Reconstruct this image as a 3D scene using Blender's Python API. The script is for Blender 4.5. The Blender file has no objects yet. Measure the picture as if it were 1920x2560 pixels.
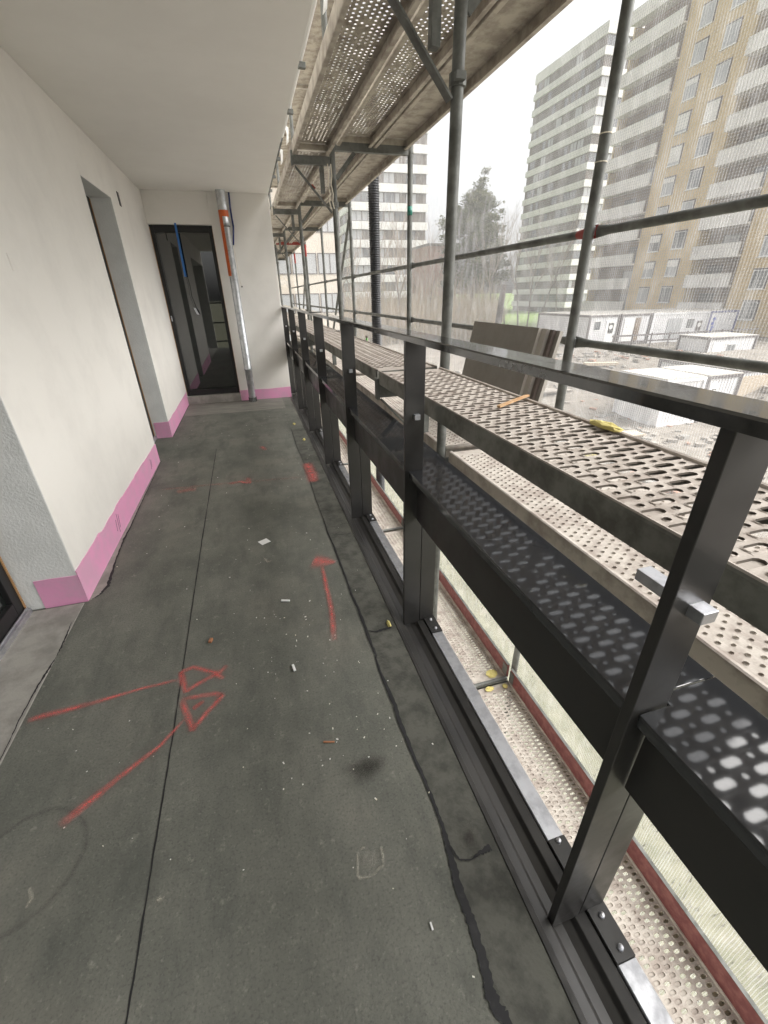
import bpy, math, random
from mathutils import Vector, Matrix
R = random.Random(7)
C = bpy.context.scene.collection
S = bpy.context.scene
# ------------------------------------------------------------------ camera
cam = bpy.data.cameras.new('camera'); co = bpy.data.objects.new('camera', cam); C.objects.link(co)
cam.sensor_fit = 'VERTICAL'; cam.sensor_height = 36.0; cam.lens = 14.866
cam.clip_start = 0.02; cam.clip_end = 3000
rt = Vector((0.95895, -0.28300, -0.01821)); up = Vector((0.14525, 0.43501, 0.88863)); fw = Vector((0.24356, 0.85480, -0.45826))
co.matrix_world = Matrix(((rt.x, up.x, -fw.x, 0), (rt.y, up.y, -fw.y, 0), (rt.z, up.z, -fw.z, 1.25), (0, 0, 0, 1)))
S.camera = co
# ------------------------------------------------------------------ world, sun, exposure
SUN_EL, SUN_AZ = 42.0, 109.0            # degrees; azimuth measured from +y towards +x
w = bpy.data.worlds.new('World'); S.world = w; w.use_nodes = True
nt = w.node_tree; nt.nodes.clear()
sky = nt.nodes.new('ShaderNodeTexSky'); sky.sky_type = 'NISHITA'; sky.sun_disc = False
sky.sun_elevation = math.radians(SUN_EL); sky.sun_rotation = math.radians(SUN_AZ)
sky.dust_density = 4.5; sky.air_density = 1.0; sky.ozone_density = 1.0
hs = nt.nodes.new('ShaderNodeHueSaturation'); hs.inputs['Saturation'].default_value = 0.13
bg = nt.nodes.new('ShaderNodeBackground'); bg.inputs['Strength'].default_value = 0.088
wo = nt.nodes.new('ShaderNodeOutputWorld')
nt.links.new(sky.outputs[0], hs.inputs['Color']); nt.links.new(hs.outputs[0], bg.inputs['Color']); nt.links.new(bg.outputs[0], wo.inputs['Surface'])
sd = bpy.data.lights.new('sun', 'SUN'); sd.energy = 1.5; sd.angle = math.radians(60); sd.color = (1.0, 0.97, 0.93)
so = bpy.data.objects.new('sun', sd); C.objects.link(so)
e, a = math.radians(SUN_EL), math.radians(SUN_AZ)
so.rotation_euler = Vector((math.cos(e)*math.sin(a), math.cos(e)*math.cos(a), math.sin(e))).to_track_quat('Z', 'Y').to_euler()
S.view_settings.view_transform = 'Standard'; S.view_settings.look = 'None'
S.view_settings.gamma = 1.0; S.view_settings.use_curve_mapping = False
S.view_settings.exposure = 1.68

# ------------------------------------------------------------------ materials
def nodes(name):
    m = bpy.data.materials.new(name); m.use_nodes = True
    n = m.node_tree.nodes; l = m.node_tree.links; b = n['Principled BSDF']
    return m, n, l, b
def mat(name, col, rough=0.6, metal=0.0, spec=0.5, var=None, vscale=4.0, vdet=5.0, vlo=0.42, vhi=0.62, bump=0.0, bscale=60.0, bdist=0.002, rvar=0.0, stretch=None, coord='pos', ior=None):
    m, n, l, b = nodes(name)
    b.inputs['Base Color'].default_value = (*col, 1); b.inputs['Roughness'].default_value = rough
    b.inputs['Metallic'].default_value = metal; b.inputs['Specular IOR Level'].default_value = spec
    if ior: b.inputs['IOR'].default_value = ior
    if coord == 'pos': src = n.new('ShaderNodeNewGeometry').outputs['Position']
    else: src = n.new('ShaderNodeTexCoord').outputs['Object']
    if stretch:
        mp = n.new('ShaderNodeMapping'); mp.inputs['Scale'].default_value = stretch; l.new(src, mp.inputs['Vector']); src = mp.outputs[0]
    if var is not None:
        t = n.new('ShaderNodeTexNoise'); t.inputs['Scale'].default_value = vscale; t.inputs['Detail'].default_value = vdet; t.inputs['Roughness'].default_value = 0.65
        l.new(src, t.inputs['Vector'])
        r = n.new('ShaderNodeMapRange'); r.inputs['From Min'].default_value = vlo; r.inputs['From Max'].default_value = vhi
        l.new(t.outputs['Fac'], r.inputs['Value'])
        mx = n.new('ShaderNodeMix'); mx.data_type = 'RGBA'; mx.inputs['A'].default_value = (*col, 1); mx.inputs['B'].default_value = (*var, 1)
        l.new(r.outputs[0], mx.inputs['Factor']); l.new(mx.outputs['Result'], b.inputs['Base Color'])
        if rvar:
            r2 = n.new('ShaderNodeMapRange'); r2.inputs['To Min'].default_value = rough; r2.inputs['To Max'].default_value = rough + rvar
            l.new(r.outputs[0], r2.inputs['Value']); l.new(r2.outputs[0], b.inputs['Roughness'])
    if bump:
        t = n.new('ShaderNodeTexNoise'); t.inputs['Scale'].default_value = bscale; t.inputs['Detail'].default_value = 4
        l.new(src, t.inputs['Vector'])
        bp = n.new('ShaderNodeBump'); bp.inputs['Strength'].default_value = bump; bp.inputs['Distance'].default_value = bdist
        l.new(t.outputs['Fac'], bp.inputs['Height']); l.new(bp.outputs[0], b.inputs['Normal'])
    return m
M = {}
M['plaster'] = mat('plaster', (0.76, 0.74, 0.695), 0.9, var=(0.69, 0.67, 0.63), vscale=2.2, vlo=0.46, vhi=0.72, bump=0.25, bscale=140, bdist=0.0015)
M['reveal'] = mat('reveal_plaster', (0.72, 0.73, 0.71), 0.9, var=(0.66, 0.67, 0.65), vscale=6, bump=0.7, bscale=90, bdist=0.004)
M['ceiling'] = mat('ceiling_paint', (0.88, 0.865, 0.82), 0.92, var=(0.84, 0.825, 0.78), vscale=1.2, bump=0.15, bscale=120, bdist=0.001)
M['pink'] = mat('pink_coating', (0.75, 0.34, 0.53), 0.55, var=(0.66, 0.36, 0.50), vscale=7, bump=0.3, bscale=60)
M['concrete'] = mat('pale_concrete', (0.32, 0.305, 0.275), 0.9, var=(0.22, 0.21, 0.19), vscale=7, bump=0.3, bscale=150)
M['bitumen'] = mat('bitumen', (0.012, 0.012, 0.013), 0.75, var=(0.035, 0.035, 0.035), vscale=40, vlo=0.55, vhi=0.85)
M['black'] = mat('anthracite_powder_coat', (0.034, 0.033, 0.032), 0.28, spec=0.5, var=(0.045, 0.043, 0.040), vscale=7, rvar=0.16, bump=0.05, bscale=700, bdist=0.0004)
M['shelf'] = mat('anthracite_gloss_sheet', (0.048, 0.050, 0.055), 0.065, spec=1.0, bump=0.005, bscale=500, bdist=0.0003)
M['railtop'] = mat('anthracite_rail_gloss', (0.040, 0.039, 0.038), 0.05, spec=1.0, var=(0.060, 0.058, 0.055), vscale=18, rvar=0.07)
M['alu'] = mat('mill_aluminium', (0.66, 0.67, 0.70), 0.42, metal=1.0, var=(0.52, 0.53, 0.56), vscale=25, rvar=0.15)
M['galv'] = mat('galvanised_steel', (0.15, 0.154, 0.143), 0.55, metal=0.3, var=(0.095, 0.098, 0.088), vscale=9, rvar=0.15)
M['galvpipe'] = mat('bright_galvanised', (0.62, 0.64, 0.66), 0.33, metal=0.95, var=(0.45, 0.47, 0.49), vscale=16, rvar=0.2)
M['dirtysteel'] = mat('dirty_galvanised', (0.25, 0.25, 0.22), 0.68, metal=0.3, var=(0.14, 0.135, 0.115), vscale=12, bump=0.2, bscale=50)
M['deck'] = mat('dusty_deck', (0.45, 0.405, 0.36), 0.92, var=(0.29, 0.245, 0.21), vscale=16, vlo=0.45, vhi=0.68, bump=0.4, bscale=160)
M['slotshade'] = mat('shaded_slot_wall', (0.13, 0.11, 0.09), 0.95)  # shade inside the plank slots, put into a dark wall colour
M['deckpale'] = mat('pale_dusty_deck', (0.48, 0.44, 0.39), 0.9, var=(0.33, 0.285, 0.25), vscale=14, bump=0.4, bscale=160)
M['deckunder'] = mat('deck_underside', (0.46, 0.42, 0.355), 0.85, metal=0.0, var=(0.29, 0.255, 0.215), vscale=9)
M['red'] = mat('worn_red_paint', (0.135, 0.032, 0.032), 0.6, var=(0.21, 0.075, 0.065), vscale=22)
M['redbright'] = mat('red_paint', (0.30, 0.03, 0.02), 0.5, var=(0.2, 0.03, 0.025), vscale=30)
M['green'] = mat('green_tape', (0.02, 0.16, 0.12), 0.4)
M['orange'] = mat('orange_foil', (0.62, 0.13, 0.025), 0.45, var=(0.52, 0.11, 0.03), vscale=20)
M['blue'] = mat('blue_tape', (0.02, 0.13, 0.40), 0.5)
M['navy'] = mat('blue_conduit', (0.012, 0.03, 0.16), 0.45)
M['glassdark'] = mat('dark_door_glass', (0.010, 0.012, 0.011), 0.02, spec=0.5, ior=2.0)
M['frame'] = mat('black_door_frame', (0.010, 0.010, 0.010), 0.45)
M['foamline'] = mat('brown_foam_seal', (0.38, 0.22, 0.10), 0.9)
M['rubber'] = mat('black_corrugated_plastic', (0.022, 0.023, 0.026), 0.5)
M['white'] = mat('white_plastic', (0.78, 0.78, 0.76), 0.5)
M['yellow'] = mat('yellow_foam', (0.60, 0.52, 0.20), 0.9, var=(0.5, 0.42, 0.14), vscale=50)
M['palewood'] = mat('weathered_wood', (0.50, 0.42, 0.32), 0.9)
M['wood'] = mat('raw_wood', (0.50, 0.33, 0.18), 0.8, var=(0.40, 0.22, 0.10), vscale=30)
M['brickbit'] = mat('brick_fragment', (0.36, 0.16, 0.08), 0.9)
M['panel'] = mat('grey_brown_panel', (0.27, 0.25, 0.225), 0.75, var=(0.24, 0.222, 0.20), vscale=10)
M['paneledge'] = mat('panel_edge', (0.44, 0.41, 0.37), 0.8)
M['paneldark'] = mat('panel_dark_edge', (0.13, 0.105, 0.092), 0.8)
M['chip'] = mat('white_chips', (0.75, 0.74, 0.70), 0.8, var=(0.62, 0.55, 0.30), vscale=60, vlo=0.5, vhi=0.75)
M['string'] = mat('pale_string', (0.65, 0.60, 0.50), 0.9)
# far things
M['spandrel'] = mat('pale_concrete_spandrel', (0.74, 0.73, 0.71), 0.9, var=(0.64, 0.63, 0.61), vscale=0.5)
M['core'] = mat('recessed_brown_wall', (0.105, 0.092, 0.08), 0.9, var=(0.14, 0.12, 0.10), vscale=0.4)
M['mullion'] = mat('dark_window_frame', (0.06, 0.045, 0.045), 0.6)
M['pane'] = mat('far_window_glass', (0.10, 0.11, 0.12), 0.12, spec=0.8)
M['panelight'] = mat('curtained_window_glass', (0.36, 0.37, 0.38), 0.35)
M['ochre'] = mat('ochre_cladding', (0.60, 0.455, 0.245), 0.9, var=(0.52, 0.395, 0.21), vscale=0.8)
M['parapet'] = mat('ribbed_parapet', (0.80, 0.78, 0.74), 0.9, var=(0.70, 0.68, 0.65), vscale=0.6)
M['brick'] = mat('brown_brick_recess', (0.15, 0.105, 0.075), 0.95, var=(0.22, 0.165, 0.115), vscale=1.5)
M['beige'] = mat('beige_render', (0.62, 0.55, 0.46), 0.95, var=(0.55, 0.48, 0.40), vscale=0.5)
M['redbrick'] = mat('red_brick_block', (0.34, 0.20, 0.14), 0.95)
M['container'] = mat('white_container_steel', (0.74, 0.74, 0.75), 0.6, var=(0.64, 0.64, 0.65), vscale=0.7)
M['contframe'] = mat('dark_container_frame', (0.10, 0.085, 0.085), 0.6)
M['contblue'] = mat('blue_container_frame', (0.11, 0.12, 0.26), 0.6)
M['controof'] = mat('pale_container_roof', (0.56, 0.54, 0.50), 0.8, var=(0.44, 0.41, 0.36), vscale=0.8)
M['bluemark'] = mat('blue_print', (0.05, 0.09, 0.40), 0.6)
M['bark'] = mat('bark', (0.13, 0.105, 0.085), 0.95, var=(0.20, 0.165, 0.135), vscale=3)
M['twig'] = mat('winter_twigs', (0.27, 0.215, 0.165), 0.95, var=(0.36, 0.30, 0.23), vscale=1)
M['darkbark'] = mat('dark_bark', (0.045, 0.034, 0.028), 0.95)
M['needles'] = mat('pine_needles', (0.050, 0.068, 0.012), 0.8, var=(0.10, 0.105, 0.028), vscale=0.9)
M['thicket'] = mat('thicket_stems', (0.31, 0.245, 0.17), 0.95, var=(0.22, 0.19, 0.12), vscale=0.3)
M['grass'] = mat('grass_blades', (0.15, 0.16, 0.085), 0.9, var=(0.23, 0.22, 0.14), vscale=0.6)
M['slab'] = mat('site_board', (0.34, 0.31, 0.27), 0.9, var=(0.25, 0.22, 0.19), vscale=2)

def floor_mat():
    m, n, l, b = nodes('grey_screed')
    pos = n.new('ShaderNodeNewGeometry').outputs['Position']
    def noise(s, d, lo, hi, stretch=None):
        src = pos
        if stretch:
            mp = n.new('ShaderNodeMapping'); mp.inputs['Scale'].default_value = stretch; l.new(pos, mp.inputs[0]); src = mp.outputs[0]
        t = n.new('ShaderNodeTexNoise'); t.inputs['Scale'].default_value = s; t.inputs['Detail'].default_value = d; t.inputs['Roughness'].default_value = 0.68
        l.new(src, t.inputs['Vector']); r = n.new('ShaderNodeMapRange'); r.inputs['From Min'].default_value = lo; r.inputs['From Max'].default_value = hi
        l.new(t.outputs['Fac'], r.inputs['Value']); return r.outputs[0]
    def mix(a, bcol, f):
        mx = n.new('ShaderNodeMix'); mx.data_type = 'RGBA'; mx.inputs['B'].default_value = (*bcol, 1)
        if isinstance(a, tuple): mx.inputs['A'].default_value = (*a, 1)
        else: l.new(a, mx.inputs['A'])
        l.new(f, mx.inputs['Factor']); return mx.outputs['Result']
    def scale(f, k):
        r = n.new('ShaderNodeMath'); r.operation = 'MULTIPLY'; r.inputs[1].default_value = k; l.new(f, r.inputs[0]); return r.outputs[0]
    c = mix((0.112, 0.115, 0.098), (0.178, 0.177, 0.152), noise(2.2, 8, 0.36, 0.64))
    c = mix(c, (0.092, 0.096, 0.083), scale(noise(9, 8, 0.48, 0.68, (1, 0.35, 1)), 0.85))
    c = mix(c, (0.30, 0.29, 0.25), scale(noise(26, 5, 0.60, 0.74), 0.6))
    c = mix(c, (0.055, 0.058, 0.050), scale(noise(150, 3, 0.50, 0.68), 0.5))
    c = mix(c, (0.27, 0.265, 0.235), scale(noise(120, 3, 0.58, 0.76), 0.5))
    c = mix(c, (0.165, 0.148, 0.12), scale(noise(1.1, 4, 0.52, 0.75), 0.5))
    c = mix(c, (0.075, 0.078, 0.068), scale(noise(5, 6, 0.56, 0.72, (1, 0.5, 1)), 0.6))
    l.new(c, b.inputs['Base Color']); b.inputs['Roughness'].default_value = 0.85; b.inputs['Specular IOR Level'].default_value = 0.3
    t = n.new('ShaderNodeTexNoise'); t.inputs['Scale'].default_value = 220; t.inputs['Detail'].default_value = 5; l.new(pos, t.inputs['Vector'])
    t2 = n.new('ShaderNodeTexNoise'); t2.inputs['Scale'].default_value = 12; t2.inputs['Detail'].default_value = 3; l.new(pos, t2.inputs['Vector'])
    ad = n.new('ShaderNodeMath'); ad.operation = 'ADD'; l.new(t.outputs['Fac'], ad.inputs[0]); l.new(t2.outputs['Fac'], ad.inputs[1])
    bp = n.new('ShaderNodeBump'); bp.inputs['Strength'].default_value = 0.5; bp.inputs['Distance'].default_value = 0.003
    l.new(ad.outputs[0], bp.inputs['Height']); l.new(bp.outputs[0], b.inputs['Normal'])
    return m
M['floor'] = floor_mat()
def shaded_strip_mat():
    m = mat('mortar_strip', (0.090, 0.090, 0.075), 0.9, var=(0.050, 0.050, 0.042), vscale=14, bump=0.5, bscale=120, bdist=0.003)  # mortar colour darkened to carry the shade along the railing base
    return m
M['strip'] = shaded_strip_mat()
def spray(name, col, dens, edge=1.6):
    m, n, l, b = nodes(name)
    b.inputs['Base Color'].default_value = (*col, 1); b.inputs['Roughness'].default_value = 0.8
    uv = n.new('ShaderNodeUVMap'); uv.uv_map = 'UVMap'
    sp = n.new('ShaderNodeSeparateXYZ'); l.new(uv.outputs[0], sp.inputs[0])
    ab = n.new('ShaderNodeMath'); ab.operation = 'ABSOLUTE'; l.new(sp.outputs['Y'], ab.inputs[0])
    f = n.new('ShaderNodeMapRange'); f.inputs['From Min'].default_value = 1.0; f.inputs['From Max'].default_value = 0.0; f.interpolation_type = 'SMOOTHSTEP'
    l.new(ab.outputs[0], f.inputs['Value'])
    fu = n.new('ShaderNodeMath'); fu.operation = 'MULTIPLY'; l.new(f.outputs[0], fu.inputs[0]); l.new(sp.outputs['X'], fu.inputs[1])
    pos = n.new('ShaderNodeNewGeometry').outputs['Position']
    t = n.new('ShaderNodeTexNoise'); t.inputs['Scale'].default_value = 330; t.inputs['Detail'].default_value = 2; l.new(pos, t.inputs['Vector'])
    t2 = n.new('ShaderNodeTexNoise'); t2.inputs['Scale'].default_value = 16; t2.inputs['Detail'].default_value = 3; l.new(pos, t2.inputs['Vector'])
    r = n.new('ShaderNodeMapRange'); r.inputs['From Min'].default_value = 0.36; r.inputs['From Max'].default_value = 0.62; r.inputs['To Min'].default_value = 0.6
    l.new(t.outputs['Fac'], r.inputs['Value'])
    r2 = n.new('ShaderNodeMapRange'); r2.inputs['From Min'].default_value = 0.3; r2.inputs['From Max'].default_value = 0.65; r2.inputs['To Min'].default_value = 0.55
    l.new(t2.outputs['Fac'], r2.inputs['Value'])
    m1 = n.new('ShaderNodeMath'); m1.operation = 'MULTIPLY'; l.new(fu.outputs[0], m1.inputs[0]); l.new(r.outputs[0], m1.inputs[1])
    m2 = n.new('ShaderNodeMath'); m2.operation = 'MULTIPLY'; l.new(m1.outputs[0], m2.inputs[0]); l.new(r2.outputs[0], m2.inputs[1])
    m3 = n.new('ShaderNodeMath'); m3.operation = 'MULTIPLY'; m3.use_clamp = True; m3.inputs[1].default_value = dens; l.new(m2.outputs[0], m3.inputs[0])
    l.new(m3.outputs[0], b.inputs['Alpha'])
    return m
M['spray'] = spray('red_spray_paint', (0.66, 0.15, 0.135), 0.72)
M['spraydense'] = spray('dense_red_spray_paint', (0.68, 0.10, 0.085), 1.15)
M['sprayfaint'] = spray('faint_red_spray_paint', (0.66, 0.16, 0.135), 0.42)
M['scuff'] = spray('dark_tyre_scuff', (0.03, 0.03, 0.032), 0.26)
M['stain'] = spray('dark_oily_stain', (0.035, 0.03, 0.024), 0.75)
M['limemark'] = spray('pale_mortar_mark', (0.42, 0.40, 0.33), 0.7)
M['limefaint'] = spray('faint_mortar_dust', (0.42, 0.40, 0.34), 0.4)
def net_mat():
    m = bpy.data.materials.new('white_debris_net'); m.use_nodes = True
    n = m.node_tree.nodes; l = m.node_tree.links; n.clear()
    out = n.new('ShaderNodeOutputMaterial'); tr = n.new('ShaderNodeBsdfTransparent')
    df = n.new('ShaderNodeBsdfDiffuse'); df.inputs['Color'].default_value = (0.84, 0.84, 0.84, 1)
    tl = n.new('ShaderNodeBsdfTranslucent'); tl.inputs['Color'].default_value = (0.84, 0.84, 0.84, 1)
    th = n.new('ShaderNodeMixShader'); th.inputs[0].default_value = 0.5; l.new(df.outputs[0], th.inputs[1]); l.new(tl.outputs[0], th.inputs[2])
    pos = n.new('ShaderNodeNewGeometry').outputs['Position']
    sp = n.new('ShaderNodeSeparateXYZ'); l.new(pos, sp.inputs[0])
    def lines(axis, pitch, lo, wob):
        mu = n.new('ShaderNodeMath'); mu.operation = 'MULTIPLY'; mu.inputs[1].default_value = 2*math.pi/pitch; l.new(sp.outputs[axis], mu.inputs[0])
        t = n.new('ShaderNodeTexNoise'); t.inputs['Scale'].default_value = 5; t.inputs['Detail'].default_value = 2; l.new(pos, t.inputs['Vector'])
        tm = n.new('ShaderNodeMath'); tm.operation = 'MULTIPLY_ADD'; tm.inputs[1].default_value = wob; l.new(t.outputs['Fac'], tm.inputs[0]); l.new(mu.outputs[0], tm.inputs[2])
        s = n.new('ShaderNodeMath'); s.operation = 'SINE'; l.new(tm.outputs[0], s.inputs[0])
        r = n.new('ShaderNodeMapRange'); r.inputs['From Min'].default_value = lo; r.inputs['From Max'].default_value = 1.0; l.new(s.outputs[0], r.inputs['Value'])
        return r.outputs[0]
    v = lines('Y', 0.0125, 0.0, 6.0); hz = lines('Z', 0.0105, 0.25, 5.0)
    mx = n.new('ShaderNodeMath'); mx.operation = 'MULTIPLY_ADD'; mx.inputs[1].default_value = 0.16; mx.inputs[2].default_value = 0.115; l.new(v, mx.inputs[0])
    m2 = n.new('ShaderNodeMath'); m2.operation = 'MULTIPLY_ADD'; m2.inputs[1].default_value = 0.07; l.new(hz, m2.inputs[0]); l.new(mx.outputs[0], m2.inputs[2])
    # streaky dust caught in the mesh
    mp = n.new('ShaderNodeMapping'); mp.inputs['Scale'].default_value = (1, 9, 3.5); l.new(pos, mp.inputs[0])
    t = n.new('ShaderNodeTexNoise'); t.inputs['Scale'].default_value = 1.6; t.inputs['Detail'].default_value = 6; l.new(mp.outputs[0], t.inputs['Vector'])
    r = n.new('ShaderNodeMapRange'); r.inputs['From Min'].default_value = 0.45; r.inputs['From Max'].default_value = 0.75; r.inputs['To Max'].default_value = 0.14; l.new(t.outputs['Fac'], r.inputs['Value'])
    m3 = n.new('ShaderNodeMath'); m3.operation = 'ADD'; m3.use_clamp = True; l.new(m2.outputs[0], m3.inputs[0]); l.new(r.outputs[0], m3.inputs[1])
    ms = n.new('ShaderNodeMixShader'); l.new(m3.outputs[0], ms.inputs[0]); l.new(tr.outputs[0], ms.inputs[1]); l.new(th.outputs[0], ms.inputs[2])
    l.new(ms.outputs[0], out.inputs['Surface'])
    return m
M['net'] = net_mat()
def ground_mat():
    m, n, l, b = nodes('site_ground'); b.inputs['Roughness'].default_value = 0.95
    pos = n.new('ShaderNodeNewGeometry').outputs['Position']; sp = n.new('ShaderNodeSeparateXYZ'); l.new(pos, sp.inputs[0])
    def noise(s, d, lo, hi):
        t = n.new('ShaderNodeTexNoise'); t.inputs['Scale'].default_value = s; t.inputs['Detail'].default_value = d; t.inputs['Roughness'].default_value = 0.7
        l.new(pos, t.inputs['Vector']); r = n.new('ShaderNodeMapRange'); r.inputs['From Min'].default_value = lo; r.inputs['From Max'].default_value = hi
        l.new(t.outputs['Fac'], r.inputs['Value']); return r.outputs[0]
    def mix(a, bb, f):
        mx = n.new('ShaderNodeMix'); mx.data_type = 'RGBA'
        for k, v in (('A', a), ('B', bb)):
            if isinstance(v, tuple): mx.inputs[k].default_value = (*v, 1)
            else: l.new(v, mx.inputs[k])
        l.new(f, mx.inputs['Factor']); return mx.outputs['Result']
    grass = mix((0.125, 0.13, 0.075), (0.22, 0.215, 0.145), noise(2.5, 8, 0.35, 0.65))
    dirt = mix((0.29, 0.26, 0.22), (0.17, 0.15, 0.125), noise(0.9, 8, 0.35, 0.65))
    lawn = mix((0.11, 0.20, 0.035), (0.16, 0.20, 0.06), noise(0.4, 6, 0.35, 0.65))
    r = n.new('ShaderNodeMapRange'); r.inputs['From Min'].default_value = 9; r.inputs['From Max'].default_value = 14
    ad = n.new('ShaderNodeMath'); ad.operation = 'MULTIPLY_ADD'; ad.inputs[1].default_value = 6.0; l.new(noise(0.35, 5, 0.2, 0.8), ad.inputs[0]); l.new(sp.outputs['X'], ad.inputs[2])
    l.new(ad.outputs[0], r.inputs['Value'])
    r2 = n.new('ShaderNodeMapRange'); r2.inputs['From Min'].default_value = 56; r2.inputs['From Max'].default_value = 60; l.new(sp.outputs['Y'], r2.inputs['Value'])
    l.new(mix(mix(grass, dirt, r.outputs[0]), lawn, r2.outputs[0]), b.inputs['Base Color'])
    return m
M['ground'] = ground_mat()

# ------------------------------------------------------------------ mesh helpers
class MB:
    def __init__(s): s.v = []; s.f = []; s.mi = []; s.uv = None
    def add(s, vs, fs, mi=0):
        o = len(s.v); s.v.extend([tuple(p) for p in vs]); s.f.extend([tuple(i+o for i in f) for f in fs]); s.mi.extend([mi]*len(fs)); return s
    def box(s, x0, y0, z0, x1, y1, z1, mi=0, mis=None):
        vs = [(x0,y0,z0),(x1,y0,z0),(x1,y1,z0),(x0,y1,z0),(x0,y0,z1),(x1,y0,z1),(x1,y1,z1),(x0,y1,z1)]
        fs = [(0,3,2,1),(4,5,6,7),(0,1,5,4),(1,2,6,5),(2,3,7,6),(3,0,4,7)]   # -z +z -y +x +y -x
        o = len(s.v); s.v.extend(vs)
        for i, f in enumerate(fs): s.f.append(tuple(j+o for j in f)); s.mi.append(mis[i] if mis else mi)
        return s
    def obox(s, c, ax, ay, az, mi=0):       # centre and three half-axis vectors
        c, ax, ay, az = map(Vector, (c, ax, ay, az))
        vs = [c+sx*ax+sy*ay+sz*az for sz in (-1,1) for sx, sy in ((-1,-1),(1,-1),(1,1),(-1,1))]
        return s.add(vs, [(0,3,2,1),(4,5,6,7),(0,1,5,4),(1,2,6,5),(2,3,7,6),(3,0,4,7)], mi)
    def bar(s, p, q, wx, wy, upv=(0,0,1), mi=0):   # rectangular bar from p to q
        p, q = Vector(p), Vector(q); d = (q-p); L = d.length; d.normalize()
        u = Vector(upv); sx = d.cross(u).normalized(); sy = sx.cross(d)
        return s.obox((p+q)/2, d*(L/2), sx*(wx/2), sy*(wy/2), mi)
    def tube(s, p, q, r, n=10, r2=None, mi=0, cap=True):
        p, q = Vector(p), Vector(q); d = (q-p).normalized(); r2 = r if r2 is None else r2
        u = d.orthogonal().normalized(); w_ = d.cross(u)
        vs = [p+(u*math.cos(2*math.pi*i/n)+w_*math.sin(2*math.pi*i/n))*r for i in range(n)] + [q+(u*math.cos(2*math.pi*i/n)+w_*math.sin(2*math.pi*i/n))*r2 for i in range(n)]
        fs = [(i,(i+1)%n,n+(i+1)%n,n+i) for i in range(n)]
        if cap: fs += [tuple(range(n-1,-1,-1)), tuple(range(n,2*n))]
        return s.add(vs, fs, mi)
    def poly(s, pts, r, n=6, mi=0):
        for p, q in zip(pts[:-1], pts[1:]): s.tube(p, q, r, n, mi=mi)
        return s
    def prism(s, prof, y0, y1, mi=0):        # closed profile of (x, z) extruded along y
        n = len(prof); vs = [(x,y0,z) for x, z in prof]+[(x,y1,z) for x, z in prof]
        fs = [(i,(i+1)%n,n+(i+1)%n,n+i) for i in range(n)]+[tuple(range(n-1,-1,-1)), tuple(range(n,2*n))]
        return s.add(vs, fs, mi)
    def lathe(s, prof, n=16, c=(0,0), mi=0): # (r, z) profile about a vertical axis
        k = len(prof); vs = [(c[0]+r*math.cos(2*math.pi*i/n), c[1]+r*math.sin(2*math.pi*i/n), z) for i in range(n) for r, z in prof]
        fs = [(i*k+j, ((i+1)%n)*k+j, ((i+1)%n)*k+j+1, i*k+j+1) for i in range(n) for j in range(k-1)]
        return s.add(vs, fs, mi)
    def mesh(s, name, ms, smooth=False):
        me = bpy.data.meshes.new(name); me.from_pydata(s.v, [], s.f)
        for m in (ms if isinstance(ms, (list, tuple)) else [ms]): me.materials.append(M[m])
        me.polygons.foreach_set('material_index', s.mi)
        if smooth: me.polygons.foreach_set('use_smooth', [True]*len(s.f))
        if s.uv is not None:
            u = me.uv_layers.new(name='UVMap')
            li = [0]*len(me.loops); me.loops.foreach_get('vertex_index', li)
            u.data.foreach_set('uv', [c for i in li for c in s.uv[i]])
        me.update(); return me
    def build(s, name, ms, parent=None, smooth=False, bevel=0.0, loc=None):
        o = bpy.data.objects.new(name, s.mesh(name, ms, smooth)); C.objects.link(o)
        if parent: o.parent = parent
        if loc: o.location = loc
        if bevel:
            b = o.modifiers.new('bevel', 'BEVEL'); b.width = bevel; b.segments = 2; b.limit_method = 'ANGLE'; b.angle_limit = math.radians(40)
        return o
def smooth_by_angle(o, deg=40):
    me = o.data; me.polygons.foreach_set('use_smooth', [True]*len(me.polygons))
    try: me.set_sharp_from_angle(angle=math.radians(deg))
    except Exception: pass
    return o
def empty(name, loc=(0,0,0), rz=0.0):
    o = bpy.data.objects.new(name, None); C.objects.link(o); o.location = loc; o.rotation_euler = (0,0,rz); o.empty_display_size = 0.1; return o
def tag(o, label=None, cat=None, group=None, kind=None):
    if label: o['label'] = label
    if cat: o['category'] = cat
    if group: o['group'] = group
    if kind: o['kind'] = kind
    return o
def inst(name, me, parent=None, loc=(0,0,0), rot=(0,0,0), scale=(1,1,1)):
    o = bpy.data.objects.new(name, me); C.objects.link(o); o.location = loc; o.rotation_euler = rot; o.scale = scale
    if parent: o.parent = parent
    return o
def copy_tree(o, parent=None):
    c = o.copy(); C.objects.link(c)
    if parent: c.parent = parent
    for ch in list(o.children): copy_tree(ch, c)
    return c
ORD = ['nearest', 'second', 'third', 'fourth', 'fifth', 'sixth', 'seventh', 'eighth', 'ninth', 'tenth']

# ================================================================== SETTING: the balcony shell
WX = -0.905; XE = 0.435; ZC = 2.295; ZD = 1.972; YE = 6.10
fl = MB(); nx, ny = 26, 90
def fz(x, y): return 0.0
fl.box(-1.30, -1.0, -0.22, 0.414, 6.3, 0.0)
floor = tag(fl.build('floor', 'floor'), 'dark grey screed balcony floor with a long straight joint', None, kind='structure')
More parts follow.
